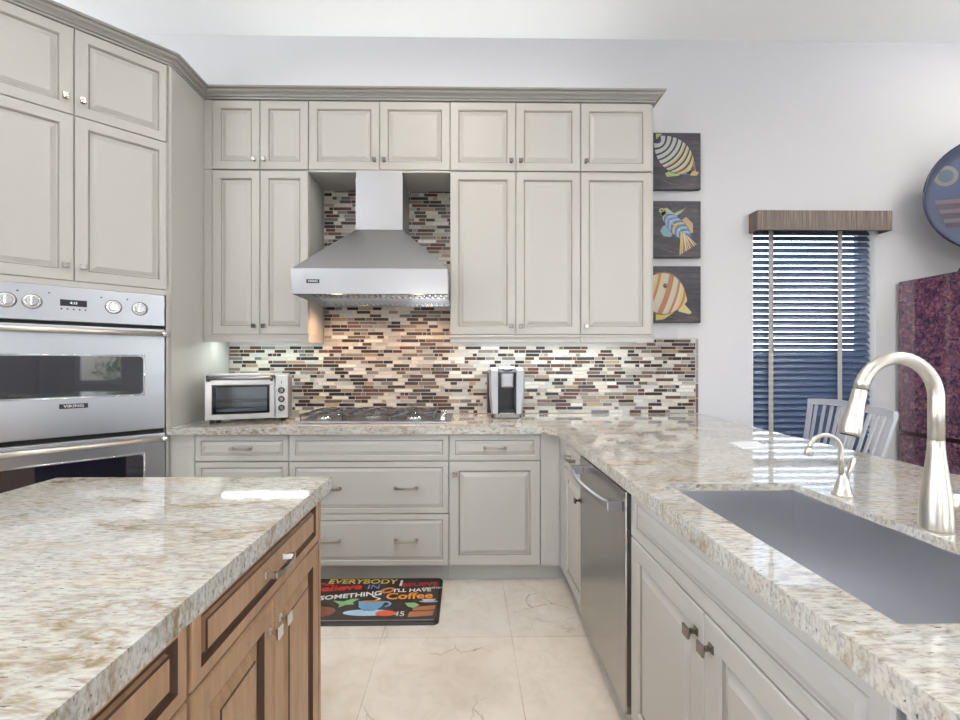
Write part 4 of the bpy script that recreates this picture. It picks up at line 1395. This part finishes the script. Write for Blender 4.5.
# made-up ceiling downlights, added to brighten the room
GD = 'added ceiling fill lamps'
for k, (x, y, lb) in enumerate(((-.1, 1.75, 'added ceiling fill lamp above the aisle, in front of the cooktop'), (-.1, .7, 'added ceiling fill lamp above the middle of the aisle'),
                            (-.1, -.5, 'added ceiling fill lamp above the near end of the aisle'),
                            (3.9, 2.35, 'added ceiling fill lamp near the platter, over the lacquer cabinet'), (2.7, .8, 'added ceiling fill lamp over the dining side'))):
    d = thing('added_downlight', lb, 'lamp', (x, y, ZC), 0, GD)
    mk('trim_ring', lambda bm: lathe(bm, [(.085, -.001), (.085, -.006), (.062, -.008), (.060, -.001)], seg=28), 'trim', d)
    mk('lens', lambda bm: lathe(bm, [(.058, -.002), (.001, -.0025)], seg=24), emis('added_downlight_lens', (1, .93, .84), 14), d)
    ld = bpy.data.lights.new('added_downlight_beam', 'AREA')
    ld.shape = 'DISK'; ld.size = .12; ld.energy = 13 if x < 0 else 12; ld.color = (1, .91, .80)
    lo = bpy.data.objects.new('added_downlight_beam', ld)
    C.objects.link(lo); lo.parent = d; lo.location = (0, 0, -.012)

# made-up cove uplights: open-topped troughs added to brighten the ceiling
GCV = 'added cove uplights washing the ceiling'
def cove(lb, x0, x1, y0, y1, z, power):
    t_ = thing('added_cove_light', lb, 'lamp', ((x0 + x1) / 2, (y0 + y1) / 2, z), 0, GCV)
    a, b = (x1 - x0) / 2, (y1 - y0) / 2
    mk('trough', lambda bm: (box(bm, -a, a, -b, b, 0, .012), box(bm, -a, a, -b, -b + .012, .012, .05), box(bm, -a, a, b - .012, b, .012, .05),
       box(bm, -a, -a + .012, -b + .012, b - .012, .012, .05), box(bm, a - .012, a, -b + .012, b - .012, .012, .05)), 'trim', t_)
    mk('diffuser', lambda bm: box(bm, -a + .014, a - .014, -b + .014, b - .014, .013, .022), emis('added_cove_diffuser', (1, .99, .96), 3), t_)
    l = area('added_cove_glow', (0, 0, .03), (PI, 0, 0), 2 * a - .04, 2 * b - .04, power, (.97, .99, 1.0))
    l.parent = t_
cove('long added cove uplight high on the left wall', XL + .002, XL + .14, -2.9, 2.0, 2.62, 160)
cove('long added cove uplight high on the right wall', XR - .14, XR - .002, -2.9, 1.6, 2.80, 155)
cove('added cove uplight hidden on top of the wall cabinets', -1.5, 1.1, 3.10, 3.20, 3.001, 2.2)

# ------------------------------------------------------------------ outside
struct('ground', lambda bm: box(bm, -14, 14, -14, 14, -.35, -.12), mat('lawn', (.10, .13, .06), .9))
fn_ = thing('garden_fence', 'dark board fence standing outside the window', 'fence', (3.5, 6.2, -.12))
mk('boards', lambda bm: [box(bm, -3 + k * .15, -3 + k * .15 + .14, 0, .02, .03, 1.45) for k in range(44)], mat('fence_wood', (.035, .045, .07), .8), fn_)
for x in (-3, -1, 1, 3): mk('post', lambda bm: box(bm, x, x + .09, .02, .11, 0, 1.5), mat('fence_post', (.05, .05, .06), .8), fn_)
for (x, y, s, lb) in ((5.45, -2.45, 1.25, 'leafy green shrub outside the side window'), (5.8, -.4, .9, 'leafy green shrub outside the side glass door')):
    rnd = random.Random(int(x * 10))
    sh = thing('shrub', lb, 'shrub', (x, y, -.12))
    def leaves(bm):
        for _ in range(3000):
            v = Vector((rnd.gauss(0, 1), rnd.gauss(0, 1), rnd.gauss(0, 1))).normalized() * rnd.uniform(.6, 1.0)
            p = Vector((v.x * .75 * s, v.y * .75 * s, 1.15 + v.z * .95 * s))
            d = Vector((rnd.uniform(-1, 1), rnd.uniform(-1, 1), rnd.uniform(-.2, 1))).normalized()
            a, b = frame_from(d)
            L = .09
            bm.faces.new([bm.verts.new(p), bm.verts.new(p + d * L * .5 + a * .022), bm.verts.new(p + d * L), bm.verts.new(p + d * L * .5 - a * .022)])
    mk('foliage', leaves, flat((.30, .48, .20), .5), sh, fix=False)
    mk('stem', lambda bm: [tube(bm, [(0, 0, 0), (.25 * math.cos(k * 1.6), .25 * math.sin(k * 1.6), .9)], [.03, .012], 6) for k in range(4)], flat((.10, .07, .04), .8), sh)
